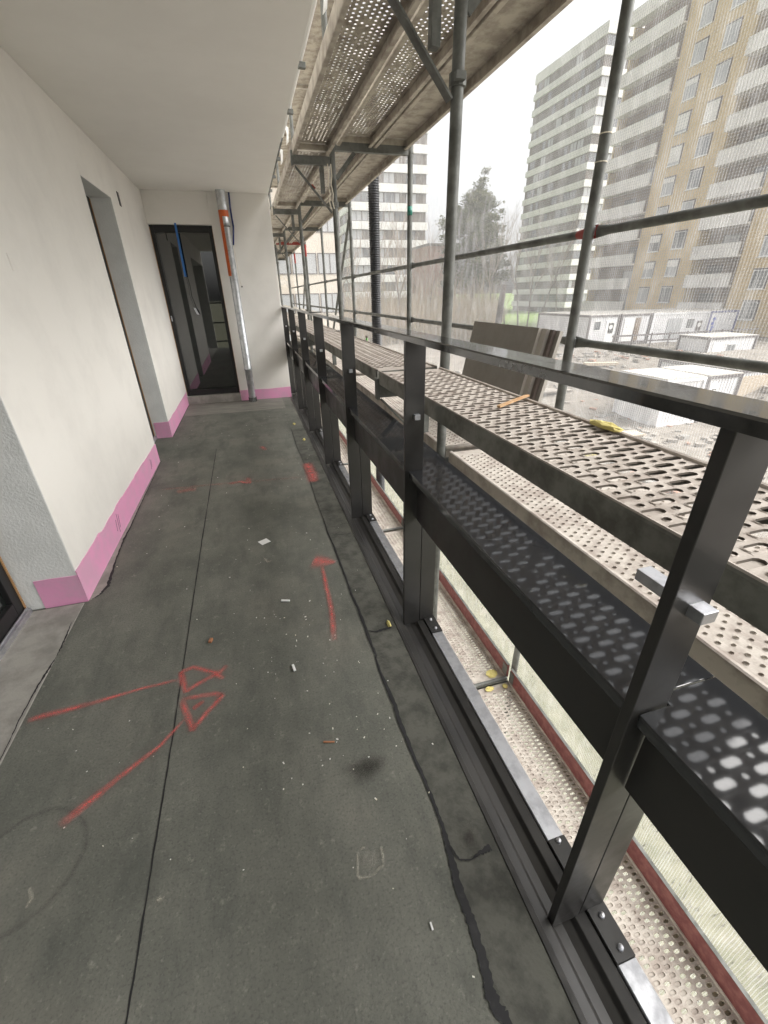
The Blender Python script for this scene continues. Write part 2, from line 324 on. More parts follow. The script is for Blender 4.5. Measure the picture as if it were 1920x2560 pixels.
# left wall: piers and lintels (mi 0 = plaster face, 1 = rough grey reveal)
wb = MB()
wb.box(-1.25, -1.0, 0, WX, -0.93, ZC, mis=[0,0,0,0,1,0])
wb.box(-1.25, 1.90, 0, WX, 3.86, ZC, mis=[0,0,1,0,1,0])
wb.box(-1.25, 4.60, 0, WX, YE+0.25, ZC, mis=[0,0,1,0,0,0])
wb.box(-1.25, 3.86, ZD, WX, 4.60, ZC, mis=[1,0,0,0,0,0])
wb.box(-1.25, -0.93, ZD, WX, 1.90, ZC, mis=[1,0,0,0,0,0])
wall = tag(wb.build('wall', ['plaster', 'reveal'], bevel=0.004), kind='structure')
we = MB()
we.box(-0.235, YE, 0, XE, 19.5, ZC, 0)
we.box(WX, YE, 1.985, -0.235, YE+0.25, ZC, 0)
endwall = tag(we.build('wall', 'plaster', bevel=0.004), kind='structure')
cb = MB(); cb.box(-1.25, -1.0, ZC, XE+0.004, 19.5, ZC+0.24); ceiling = tag(cb.build('ceiling', 'ceiling', bevel=0.004), kind='structure')
# facade of our own building above and below the balcony slab
fb = MB(); fb.box(-1.25, -1.0, ZC+0.242, XE-0.12, 19.5, 6.5); fb.box(-1.25, -1.0, -5.9, XE-0.14, 19.5, -0.24)
tag(fb.build('facade', 'plaster'), kind='structure')
# dim rooms behind the doors
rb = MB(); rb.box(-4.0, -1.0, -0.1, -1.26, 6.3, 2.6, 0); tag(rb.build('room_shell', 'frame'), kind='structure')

def skirting(axis, a0, a1, fixed, z1, out, parent, seed, amp=0.006):
    """pink strip proud of a wall face; axis 'y' runs along y at x=fixed, 'x' along x at y=fixed"""
    r = random.Random(seed); n = max(2, int(abs(a1-a0)/0.05)); mb = MB(); t = 0.004
    tops = []; z = z1
    for i in range(n+1):
        if r.random() < 0.25: z = z1 + r.uniform(-amp, amp)
        tops.append(z + r.uniform(-0.0015, 0.0015))
    vs = []; fs = []
    for i in range(n+1):
        a = a0+(a1-a0)*i/n
        for (d, zz) in ((out*t, 0.001), (out*t, tops[i]), (0, tops[i])):
            vs.append((fixed+d, a, zz) if axis == 'y' else (a, fixed+d, zz))
    for i in range(n):
        for j in range(2):
            q = (i*3+j, i*3+j+1, i*3+3+j+1, i*3+3+j); fs.append(q)
    for k in (0, n): fs.append((k*3, k*3+1, k*3+2))
    mb.add(vs, fs); o = mb.build('skirting', 'pink', parent); return o
skirting('y', 1.896, 3.86, WX, 0.165, 1, wall, 1, 0.007)
skirting('y', 4.598, YE, WX, 0.160, 1, wall, 2)
skirting('x', -1.075, WX+0.003, 1.90, 0.150, -1, wall, 3, 0.002)
skirting('x', -1.04, WX+0.003, 4.60, 0.160, -1, wall, 4, 0.002)
skirting('x', -0.232, XE, YE, 0.135, -1, endwall, 5, 0.004)
skirting('y', YE-0.003, YE+0.05, -0.235, 0.135, -1, endwall, 8, 0.001)
for i_, (py, ph) in enumerate(((2.50,0.050),(2.535,0.085),(2.56,0.060),(3.55,0.060),(3.575,0.040))):
    pmk = MB(); pmk.obox((WX+0.0046, py, 0.085), (0.0004,0,0), (0,0.0018,0), (0,0.012,ph/1.6)); pmk.build('pencil_mark', 'frame', wall)
vb = MB(); vb.obox((WX+0.0015, 4.895, 2.012), (0.0025,0,0), (0,0.030,0), (0,-0.004,0.05)); vb.build('vent_hole', 'frame', wall, bevel=0.002)
vb = MB(); vb.obox((WX+0.001, 2.395, 1.396), (0.0022,0,0), (0,0.024,0), (0,0,0.032)); vb.build('cover_plate', 'plaster', wall, bevel=0.001)

# joints, cracks and the mortar strip in the floor -------------------------------------------------
def ribbon(pts, widths, z, jitter=0.0, seed=0, sub=6, offs=0.0):
    r = random.Random(seed); P = []; W = []
    for i in range(len(pts)-1):
        for k in range(sub):
            t = k/sub; P.append((pts[i][0]*(1-t)+pts[i+1][0]*t, pts[i][1]*(1-t)+pts[i+1][1]*t)); W.append(widths[i]*(1-t)+widths[i+1]*t)
    P.append(pts[-1]); W.append(widths[-1]); mb = MB(); vs = []; uv = []
    for i, p in enumerate(P):
        a_, b_ = P[max(0,i-1)], P[min(len(P)-1,i+1)]; d = Vector((b_[0]-a_[0], b_[1]-a_[1])); d.normalize(); nrm = Vector((-d.y, d.x))
        for sgn in (-1, 1):
            ww = W[i]/2*(1+r.uniform(-jitter, jitter)); vs.append((p[0]+nrm.x*ww*sgn, p[1]+nrm.y*ww*sgn, z)); uv.append((1.0, sgn))
    mb.add(vs, [(2*i, 2*i+1, 2*i+3, 2*i+2) for i in range(len(P)-1)]); mb.uv = uv; return mb
ribbon([(-0.39,-0.98),(-0.424,0.3),(-0.424,1.04),(-0.437,2.2),(-0.450,4.04)], [0.004,0.0042,0.004,0.005,0.004], 0.0016, 0.5, 3, 30).build('joint', 'bitumen', floor)
CR = [(0.274,4.465),(0.268,3.877),(0.280,3.36),(0.276,2.985),(0.270,2.623),(0.274,2.342),(0.272,2.162),(0.279,1.999),(0.279,1.825),(0.282,1.684),(0.28,1.571),(0.287,1.443),(0.287,1.331),(0.287,1.23),(0.29,1.173),(0.284,1.155),(0.282,1.086),(0.287,1.003),(0.291,0.935),(0.287,0.867),(0.29,0.791),(0.292,0.733),(0.296,0.678),(0.299,0.627),(0.299,0.59),(0.299,0.554),(0.296,0.518),(0.291,0.48),(0.285,0.437),(0.284,0.407),(0.283,0.374),(0.283,0.343),(0.28,0.309),(0.277,0.27),(0.269,0.241),(0.277,0.215),(0.283,0.2),(0.285,0.1),(0.28,-0.5)]
CW = [0.004]*6+[0.008,0.010,0.010,0.009,0.010,0.011,0.012,0.010,0.008,0.006,0.009,0.012,0.013,0.013,0.013,0.012,0.010,0.009,0.008,0.009,0.012,0.016,0.019,0.020,0.020,0.019,0.019,0.020,0.022,0.022,0.022,0.02,0.02]
sp_ = MB(); vs = []; fs = []
for i, p in enumerate(CR): vs += [(p[0], p[1], 0.0015), (0.413, p[1], 0.0015)]
sp_.add(vs, [(2*i, 2*i+1, 2*i+3, 2*i+2) for i in range(len(CR)-1)]); sp_.build('mortar_strip', 'strip', floor)
ribbon(CR, CW, 0.003, 0.35, 5, 5).build('sealant_joint', 'bitumen', floor)
BR = [[(0.298,0.501),(0.308,0.467),(0.337,0.458),(0.369,0.466),(0.395,0.468)], [(0.291,1.31),(0.324,1.295),(0.359,1.299),(0.392,1.298)], [(0.286,2.138),(0.34,2.13),(0.398,2.124)], [(0.262,2.99),(0.318,2.977),(0.391,2.993)], [(0.262,3.841),(0.375,3.813)]]
BW = [[0.004,0.004,0.003,0.012,0.016],[0.004,0.009,0.012,0.010],[0.003,0.004,0.003],[0.003]*3,[0.003]*2]
for i, (b_, w_) in enumerate(zip(BR, BW)): ribbon(b_, w_, 0.0044, 0.5, 20+i, 6).build('crack', 'bitumen', floor)
GL = [(-0.890,1.905),(-0.863,1.933),(-0.846,1.996),(-0.853,2.093),(-0.868,2.247),(-0.876,2.398),(-0.880,2.489),(-0.878,2.665),(-0.882,2.889),(-0.885,3.122),(-0.888,3.5),(-0.892,3.86)]
gs = MB(); vs = []
for p in GL: vs += [(-0.902, p[1], 0.0012), (p[0], p[1], 0.0012)]
gs.add(vs, [(2*i, 2*i+1, 2*i+3, 2*i+2) for i in range(len(GL)-1)]); gs.build('mortar_patch', 'concrete', floor)
ribbon(GL, [0.004,0.010,0.016,0.012,0.008,0.007,0.012,0.006,0.008,0.006,0.005,0.005], 0.0026, 0.5, 8, 8).build('crack', 'bitumen', floor)
ribbon([(-0.925,1.747),(-0.918,1.675),(-0.914,1.592),(-0.913,1.54),(-0.918,1.477),(-0.925,1.397),(-0.926,1.322),(-0.927,1.253),(-0.922,1.17),(-0.919,1.05),(-0.92,0.5)], [0.002,0.006,0.007,0.002,0.008,0.006,0.005,0.004,0.003,0.004,0.004], 0.0062, 0.5, 9, 8).build('crack', 'bitumen', floor)
ribbon([(-0.895,4.62),(-0.893,5.2),(-0.897,6.08)], [0.006,0.005,0.004], 0.0026, 0.5, 10, 20).build('crack', 'bitumen', floor)
sc = MB(); sc.box(-1.26, -0.95, 0.0, -0.915, 1.885, 0.005); sc.build('door_sill_mortar', 'concrete', floor, bevel=0.002)
es = MB(); es.box(WX, YE-0.005, 0, -0.235, YE+0.16, 0.098); es.build('door_step', 'concrete', endwall, bevel=0.004)
fm = MB(); fm.box(-0.9, 5.45, 0.0005, 0.30, 6.09, 0.0017); fm.build('screed_patch', 'concrete', floor)
bpy.data.objects['screed_patch'].data.materials[0] = mat('dusty_screed', (0.20,0.19,0.165), 0.9, var=(0.14,0.137,0.12), vscale=6, stretch=(0.6,3,1))

# sprayed and scuffed marks: flat print lying on the floor ----------------------------------------
def mark(name, strokes, m, label, cat, group=None, z=0.0022):
    allm = MB(); allm.uv = []
    for i, (pts, wid) in enumerate(strokes):
        wl = wid if isinstance(wid, list) else [wid]*len(pts)
        rb_ = ribbon(pts, wl, z+0.0004*i, 0.08, i+1, 6); allm.add(rb_.v, rb_.f)
        n = len(rb_.uv)//2; uv = []
        for k in range(n):
            t = k/(n-1); f = min(1.0, 0.25+t*8, 0.25+(1-t)*8); uv += [(f, -1), (f, 1)]
        allm.uv += uv
    o = allm.build(name, m); return tag(o, label, cat, group)
A = [[(-0.42,1.24),(-0.432,1.31),(-0.391,1.324),(-0.345,1.294),(-0.294,1.263),(-0.265,1.296)], [(-0.425,1.307),(-0.404,1.212),(-0.362,1.236),(-0.305,1.261),(-0.273,1.23)], [(-0.432,1.276),(-0.568,1.272),(-0.712,1.256),(-0.836,1.25),(-0.901,1.244)]]
mark('spray_arrow', [(A[0],0.032),(A[1],0.032),(A[2],[0.022,0.022,0.032,0.042,0.036])], 'spray', 'long red sprayed arrow running to the left wall sill, upper of the crossing pair', 'paint mark', 'red spray marks on the floor')
B = [[(-0.415,1.18),(-0.357,1.175),(-0.3,1.169),(-0.276,1.152),(-0.33,1.09),(-0.364,1.041)], [(-0.413,1.176),(-0.388,1.111),(-0.364,1.044),(-0.366,1.034)], [(-0.34,1.146),(-0.372,1.125),(-0.335,1.150)], [(-0.393,1.091),(-0.458,1.011),(-0.555,0.942),(-0.627,0.884),(-0.677,0.844)]]
mark('spray_arrow', [(B[0],0.032),(B[1],0.034),(B[2],0.026),(B[3],[0.016,0.026,0.032,0.040,0.044])], 'spray', 'red sprayed arrow with open triangle head pointing along the floor joint towards the viewer', 'paint mark', 'red spray marks on the floor', 0.0040)
Cc = [[(0.186,1.848),(0.177,1.653),(0.173,1.502),(0.149,1.3)], [(0.175,1.967),(0.245,1.865),(0.160,1.85),(0.178,1.95)], [(0.18,1.925),(0.210,1.880),(0.175,1.875)]]
mark('spray_arrow', [(Cc[0],[0.030,0.034,0.038,0.042]),([(0.145,1.905),(0.20,1.882),(0.262,1.858)],[0.19,0.13,0.03])], 'spray', 'short red sprayed arrow with filled head beside the railing joint', 'paint mark', 'red spray marks on the floor')
Dd = [[(-0.671,3.1),(-0.611,3.123),(-0.536,3.112)], [(-0.31,3.139),(-0.232,3.159),(-0.17,3.107),(-0.175,3.22)], [(-0.05,3.98),(-0.01,3.86)], [(0.30,3.38),(0.310,3.173),(0.30,2.96)], [(-0.802,3.19),(-0.366,3.158),(0.262,3.086)]]
mark('spray_smear', [(Dd[0],0.09)], 'sprayfaint', 'faint red sprayed dash left of the floor joint, half way along', 'paint mark', 'red spray marks on the floor')
mark('spray_smear', [(Dd[1],0.06)], 'spray', 'small red sprayed dash with a hook just right of the floor joint', 'paint mark', 'red spray marks on the floor')
mark('spray_smear', [(Dd[2],0.07)], 'spray', 'little red sprayed dot farthest along the floor', 'paint mark', 'red spray marks on the floor')
mark('spray_smear', [(Dd[3],0.12)], 'spray', 'red sprayed patch across the mortar strip under the railing', 'paint mark', 'red spray marks on the floor', 0.0058)
mark('spray_smear', [(Dd[4],0.03)], 'sprayfaint', 'faint thin red chalk line crossing the floor from wall to railing', 'paint mark', 'red spray marks on the floor', 0.0034)
mark('scuff_mark', [([(-0.95,0.78),(-0.821,0.862),(-0.778,0.893),(-0.707,0.903),(-0.649,0.874),(-0.61,0.827),(-0.595,0.769),(-0.609,0.712),(-0.644,0.667),(-0.682,0.642),(-0.75,0.62),(-0.9,0.6)],0.022)], 'scuff', 'dark curved rubber scuff on the floor at the lower left', 'scuff')
def blob(name, c, rx, ry, m, label, cat, z, seed, rot=0.0):
    r = random.Random(seed); mb = MB(); n = 28; rings = 5; vs = [(c[0],c[1],z)]; uv = [(1.0,0.0)]; ph = [r.uniform(0,6.28) for _ in range(4)]
    for k in range(1, rings+1):
        for i in range(n):
            an = 2*math.pi*i/n; q = 1+sum(0.13*math.sin((j+2)*an+ph[j])/(1+j*0.4) for j in range(4)); f = k/rings
            x, y = rx*q*f*math.cos(an), ry*q*f*math.sin(an); vs.append((c[0]+x*math.cos(rot)-y*math.sin(rot), c[1]+x*math.sin(rot)+y*math.cos(rot), z)); uv.append((1.0, f))
    fs = [(0,1+i,1+(i+1)%n) for i in range(n)]+[(1+(k-1)*n+i,1+k*n+i,1+k*n+(i+1)%n,1+(k-1)*n+(i+1)%n) for k in range(1,rings) for i in range(n)]
    mb.add(vs, fs); mb.uv = uv; return tag(mb.build(name, m), label, cat)
blob('floor_stain', (0.145,0.757), 0.075, 0.055, 'stain', 'round dark brown oily stain on the floor', 'stain', 0.0022, 4)
blob('floor_stain', (0.353,0.50), 0.035, 0.040, 'stain', 'dark stain at the forked crack by the railing gutter', 'stain', 0.0062, 6)
mark('mortar_mark', [([(0.072,0.558),(0.066,0.535),(0.060,0.508),(0.066,0.499)],0.012),([(0.060,0.506),(0.080,0.499),(0.100,0.500),(0.112,0.508),(0.128,0.510)],0.011),([(0.126,0.512),(0.130,0.530),(0.131,0.552)],0.012),([(0.078,0.560),(0.092,0.562)],0.010)], 'limemark', 'pale square mortar imprint on the floor near the viewer', 'mark')
blob('dust_patch', (0.096,0.53), 0.035, 0.032, 'limefaint', 'faint dusty patch inside the pale square imprint', 'mark', 0.0046, 8)
blob('mortar_mark', (-0.395,0.60), 0.014, 0.010, 'limemark', 'small pale mortar spot right beside the floor joint', 'mark', 0.0022, 9)
blob('mortar_mark', (0.02,0.36), 0.012, 0.009, 'limefaint', 'pale spot near the bottom edge of the floor', 'mark', 0.0022, 10)
mark('mortar_mark', [([(-0.70,0.715),(-0.683,0.69),(-0.69,0.672)],0.016)], 'limemark', 'small pale curved smear on the floor at lower left', 'mark')
mark('mortar_mark', [([(-0.10,2.02),(-0.085,1.97),(-0.06,1.98)],0.03)], 'limemark', 'pale splash on the floor behind the paper scrap', 'mark')

# loose bits on the floor --------------------------------------------------------------------------
ch = MB(); r = random.Random(11)
for i in range(190):
    if i < 70: x, y = r.gauss(0.02, 0.14), r.uniform(0.75, 1.6)
    else: x, y = r.uniform(-0.85, 0.40), r.uniform(0.15, 5.5)
    if x > 0.40: continue
    s = r.choice([0.0005,0.0007,0.0009,0.0012,0.0016]); an = r.uniform(0,3.14); k = r.uniform(1,2.6)
    ch.obox((x,y,0.0035+s*0.5), (math.cos(an)*s*k, math.sin(an)*s*k, 0), (-math.sin(an)*s, math.cos(an)*s, 0), (0,0,s*0.6))
tag(ch.build('floor_crumbs', 'chip'), 'tiny white crumbs of plaster scattered over the grey floor', 'debris', kind='stuff')
def bit(name, c, L, W, H, ang, m, label, cat, z=0.0018):
    mb = MB(); mb.obox((0,0,H/2), (L/2,0,0), (0,W/2,0), (0,0,H/2)); o = mb.build(name, m, bevel=min(L,W,H)*0.2, loc=(c[0],c[1],z)); o.rotation_euler[2] = ang; return tag(o, label, cat)
bit('paper_scrap', (-0.092,2.19), 0.055, 0.050, 0.0008, 0.5, 'white', 'square white paper scrap on the floor', 'paper')
bit('plaster_stick', (-0.02,1.614), 0.040, 0.010, 0.006, -0.35, 'white', 'white dowel lying crosswise on the floor, farther of the two', 'dowel')
bit('plaster_stick', (-0.023,1.203), 0.032, 0.009, 0.006, 1.75, 'white', 'white dowel lying lengthwise on the floor, nearer of the two', 'dowel')
bit('plaster_stick', (0.196,0.372), 0.014, 0.004, 0.003, 1.6, 'white', 'short white peg near the bottom edge by the wide dark joint', 'dowel')
bit('brick_fragment', (-0.334,1.447), 0.022, 0.013, 0.010, 1.3, 'brickbit', 'small orange brick fragment right of the floor joint', 'rubble')
bit('wood_splinter', (0.053,0.87), 0.035, 0.005, 0.003, -0.3, 'brickbit', 'thin reddish splinter on the floor near the stain', 'splinter')
def lump(name, c, s, m, label, cat, seed, z=0.002):
    r = random.Random(seed); mb = MB(); n = 8; rings = 4; vs = []; fs = []
    for i in range(rings):
        ph = (i+0.3)/rings*math.pi*0.62
        for j in range(n):
            k = r.uniform(0.7,1.25); vs.append((math.sin(ph+0.3)*math.cos(j*2*math.pi/n)*s[0]*k, math.sin(ph+0.3)*math.sin(j*2*math.pi/n)*s[1]*k, max(0.0005, (math.cos(ph)+0.1)*s[2]*r.uniform(0.8,1.2))))
    for i in range(rings-1): fs += [(i*n+j, i*n+(j+1)%n, (i+1)*n+(j+1)%n, (i+1)*n+j) for j in range(n)]
    fs.append(tuple(range(n))); mb.add(vs, fs); o = mb.build(name, m, loc=(c[0],c[1],z if len(c)<3 else c[2])); return tag(o, label, cat)
lump('foam_lump', (0.388,1.321), (0.008,0.020,0.012), 'yellow', 'yellow foam lump in the gutter strip beside the second post', 'foam', 1)
lump('foam_lump', (0.325,4.65), (0.014,0.035,0.010), 'yellow', 'pale yellow foam scrap by the far railing, larger one', 'foam', 2)
lump('foam_lump', (0.36,4.05), (0.012,0.03,0.01), 'yellow', 'small yellow foam scrap behind the red patch', 'foam', 3)

# ================================================================== DOORS
def end_door():
    t = empty('glazed_door', (-0.57, YE+0.06, 0.1)); tag(t, 'dark glazed balcony door in the end wall beside the downpipe', 'door')
    x0, x1, z0, z1 = -0.335, 0.335, 0.0, 1.884; y = 0.02
    f = MB(); f.box(x0, y-0.02, z0, x0+0.045, y+0.05, z1); f.box(x1-0.045, y-0.02, z0, x1, y+0.05, z1); f.box(x0+0.045, y-0.02, z1-0.07, x1-0.045, y+0.05, z1); f.box(x0+0.045, y-0.02, z0, x1-0.045, y+0.05, z0+0.06); f.box(x0+0.045, y-0.03, z0+0.0605, x1-0.045, y-0.006, z0+0.075)
    f.build('frame', 'frame', t, bevel=0.003)
    p = MB(); p.box(x0+0.046, y+0.01, z0+0.061, x1-0.046, y+0.025, z1-0.071); p.build('pane', 'glassdark', t)
    s = MB(); s.box(x0-0.001, y-0.026, z0+0.02, x0+0.006, y-0.021, z1-0.02); s.box(x1-0.006, y-0.026, z0, x1+0.001, y-0.021, z1-0.02); s.build('seal', 'foamline', t)
    k = MB(); k.box(x0+0.018, y-0.034, 0.90, x0+0.03, y-0.02, 0.96); k.build('lock', 'alu', t, bevel=0.002)
end_door()
t = MB(); t.obox((-0.621,YE-0.004,1.735), (0.011,0,0), (0,0.0012,0), (0.002,0,0.262)); tag(t.build('tape_strip', 'blue'), 'long blue tape strip hanging down over the dark end door', 'tape')
t = empty('hanging_cable', (-0.62, YE-0.006, 1.47)); tag(t, 'thin cable with a pale plug hanging below the blue tape on the end door', 'cable')
MB().poly([(0,0,0),(0.008,-0.002,-0.10),(0.004,-0.004,-0.2),(0.022,-0.006,-0.29),(0.03,-0.008,-0.33)], 0.003).build('wire', 'frame', t)
b_ = MB(); b_.obox((0.042,-0.010,-0.365), (0.012,0,-0.003), (0,0.008,0), (0.012,0,-0.036)); b_.build('plug', 'alu', t, bevel=0.002)
def side_door(y0, y1, x, name, label):
    t = empty(name, (x, (y0+y1)/2, 0)); tag(t, label, 'door'); h = (y1-y0)/2
    f = MB(); f.box(-0.05,-h,0.03, 0.0,-h+0.06,ZD); f.box(-0.05,h-0.06,0.03, 0.0,h,ZD); f.box(-0.05,-h+0.06,ZD-0.06,0.0,h-0.06,ZD); f.box(-0.05,-h+0.06,0.03,0.0,h-0.06,0.10)
    f.build('frame', 'frame', t, bevel=0.003)
    p = MB(); p.box(-0.03,-h+0.061,0.101,-0.02,h-0.061,ZD-0.061); p.build('pane', 'glassdark', t)
    k = MB(); k.box(-0.06,-h,0.004,0.022,h,0.029); k.box(0.004,-h,0.0295,0.010,h,0.036); k.build('track', 'alu', t, bevel=0.002)
    s = MB(); s.box(0.0005,h-0.008,0.03,0.006,h-0.001,ZD-0.01); s.build('seal', 'foamline', t); return t
side_door(-0.93, 1.885, -1.14, 'sliding_door', 'black sliding door at the left edge in the near opening')
side_door(3.87, 4.59, -1.06, 'recessed_door', 'narrow dark door set deep in the middle opening of the left wall')

# ================================================================== DOWNPIPE
dp = empty('downpipe', (-0.085, 6.0, 0)); tag(dp, 'galvanised downpipe with orange foil in the far corner beside the end door', 'downpipe')
pm = MB(); prof = [(0.047,0.0),(0.047,0.04),(0.044,0.042),(0.044,0.40),(0.050,0.405),(0.050,0.43),(0.046,0.435),(0.046,1.98),(0.052,1.985),(0.052,2.0),(0.046,2.0),(0.047,2.06),(0.051,2.10),(0.051,2.294)]
pm.lathe(prof, 24); smooth_by_angle(pm.build('pipe', 'galvpipe', dp), 50)
sh = MB()
for i in range(16):
    an = i*2*math.pi/16; sh.obox((0.049*math.cos(an),0.049*math.sin(an),0.03), (0.003*math.cos(an),0.003*math.sin(an),0), (-0.006*math.sin(an),0.006*math.cos(an),0), (0,0,0.028))
sh.build('ribbed_socket', 'galv', dp)
of = MB(); n = 10
for (z0,z1,a0,a1) in ((1.47,2.10,2.75,4.35),(2.05,2.11,2.75,6.6)):
    vs = [(0.0535*math.cos(a0+(a1-a0)*i/n),0.0535*math.sin(a0+(a1-a0)*i/n),z) for i in range(n+1) for z in (z0,z1)]
    of.add(vs, [(2*i,2*i+2,2*i+3,2*i+1) for i in range(n)])
o = of.build('orange_foil', 'orange', dp); sm = o.modifiers.new('thick','SOLIDIFY'); sm.thickness = 0.001
o = MB().tube((0,0,1.955),(0,0,1.963),0.0525,20).build('rubber_ring', 'frame', dp)
MB().bar((0.0,0.045,0.42),(0.0,0.098,0.42),0.02,0.02).build('pipe_bracket', 'galv', dp)
cd = empty('blue_conduit', (0.0, 6.06, 2.29)); tag(cd, 'dark blue conduit with a bare wire end beside the downpipe', 'conduit')
MB().poly([(0.005,0.02,0.0),(-0.005,0.015,-0.15),(0.0,0.02,-0.32),(-0.03,0.02,-0.50)], 0.009, 8).build('conduit', 'navy', cd, smooth=True)
MB().poly([(-0.03,0.02,-0.5),(-0.022,0.02,-0.7),(-0.02,0.015,-0.85),(-0.01,0.012,-0.92)], 0.0025, 5).build('wire', 'string', cd)
b_ = MB(); b_.obox((-0.006,0.012,-0.93),(0.008,0,0),(0,0.006,0),(0,0,0.008)); b_.build('wire_end', 'frame', cd)

# ================================================================== BALCONY RAILING (one thing, many parts)
PY0, PDY, NP = 0.31, 1.03, 7
rail = empty('balcony_railing', (0.5, 0.3, 0)); tag(rail, 'anthracite steel balcony railing with flat posts, broad top rail and inner shelf', 'railing')
rail.location = (0,0,0)
ys = [PY0+PDY*k for k in range(-1, NP)]
tr_ = MB(); prof = [(0.452,1.121),(0.452,1.136),(0.455,1.139),(0.527,1.139),(0.530,1.136),(0.530,1.121)]
tr_.prism(prof, 3.452, 6.62); o = tr_.build('top_rail', 'railtop', rail)
tr_ = MB(); tr_.prism(prof, -0.98, 3.448); o = tr_.build('top_rail', 'railtop', rail)
tl_ = MB(); tl_.box(0.44, 3.44, 1.1365, 0.532, 3.462, 1.1425); tl_.build('rail_joint', 'black', rail, bevel=0.001)
post = MB(); post.box(0.460,-0.009,-0.030, 0.529,0.009,1.1205); postm = post.mesh('post', 'black')
p2 = MB(); p2.box(0.531,-0.009,-0.018, 0.594,0.009,0.485); p2m = p2.mesh('lower_post', 'black')
lug = MB(); lug.box(0.489,-0.026,0.872, 0.508,0.026,0.889); lugm = lug.mesh('lug', 'alu')
plate = MB(); plate.box(0.551,-0.102,-0.0175, 0.598,0.135,-0.0145); platem = plate.mesh('foot_plate', 'black')
bolt = MB(); bolt.lathe([(0.0,0.008),(0.003,0.0078),(0.0045,0.006),(0.006,0.0058),(0.007,0.001),(0.007,0.0)], 10); boltm = bolt.mesh('bolt', 'alu', True)
for i, y in enumerate(ys):
    o = inst('post', postm, rail, (0,y,0)); b_ = o.modifiers.new('bevel','BEVEL'); b_.width = 0.0015; b_.segments = 2
    o2 = inst('lower_post', p2m, rail, (0,y,0)); b_ = o2.modifiers.new('bevel','BEVEL'); b_.width = 0.0015; b_.segments = 2
    g = inst('lug', lugm, rail, (0,y,0))
    if i == 1:                       # nearest post: the bar passes right through
        lb = MB(); lb.box(0.490,-0.030,0.871, 0.515,0.075,0.889); lb.build('lug_bar', 'alu', rail, bevel=0.001, loc=(0,y,0)); bpy.data.objects.remove(g)
    pl = inst('foot_plate', platem, rail, (0,y,0))
    for dy in (-0.083,-0.027,0.02,0.127): inst('bolt', boltm, pl, (0.575,dy,-0.0145))
for i in range(len(ys)-1):
    ya, yb = ys[i]+0.0115, ys[i+1]+0.0095; yc = ys[i+1]-0.0105
    s_ = MB()
    plan = [(0.474,ya),(0.647,ya),(0.647,yb),(0.531,yb),(0.531,yc),(0.474,yc)]; n = 6
    vs = [(x,y,z) for z in (0.680,0.686) for x,y in plan]
    s_.add(vs, [(5,4,3,2,1,0),(6,7,8,9,10,11)]+[(j,(j+1)%n,n+(j+1)%n,n+j) for j in range(n)])
    s_.box(0.4745, ya+0.0005, 0.661, 0.4775, yc-0.0005, 0.6799); s_.box(0.6435, ya+0.0005, 0.668, 0.6465, yb-0.0005, 0.6799)
    s_.build('shelf', 'shelf', rail, bevel=0.0012)
    f_ = MB(); f_.box(0.505, ya, 0.487, 0.5085, yc, 0.6795); f_.build('fascia', 'black', rail, bevel=0.001)
    e_ = MB(); e_.box(0.5095, ya, 0.480, 0.5305, ya+0.03, 0.6795); e_.build('shelf_bracket', 'black', rail, bevel=0.003)
for z_ in (1.10, 0.62, 0.15):
    MB().box(-0.90,-0.99,z_,0.45,-0.95,z_+0.035).build('end_bar', 'black', rail)
# base: Z plate, gutter and sill
y0, y1 = -0.98, 6.6
g_ = MB(); g_.prism([(0.4145,0.004),(0.430,0.004),(0.430,-0.012),(0.456,-0.014),(0.458,-0.030),(0.470,-0.040),(0.492,-0.044),(0.512,-0.038),(0.520,-0.024),(0.548,-0.022),(0.549,-0.10),(0.4145,-0.10)], y0, y1)
g_.build('gutter_profile', 'black', rail, bevel=0.002)
for i in range(len(ys)-1):
    a_ = MB(); a_.prism([(0.551,-0.021),(0.553,-0.018),(0.595,-0.018),(0.598,-0.021),(0.598,-0.06),(0.551,-0.06)], ys[i]+0.137, ys[i+1]-0.104); a_.build('sill', 'alu', rail)
    k_ = MB(); k_.prism([(0.551,-0.021),(0.598,-0.021),(0.598,-0.06),(0.551,-0.06)], ys[i]-0.1035, ys[i]+0.1365); k_.build('sill_core', 'black', rail)

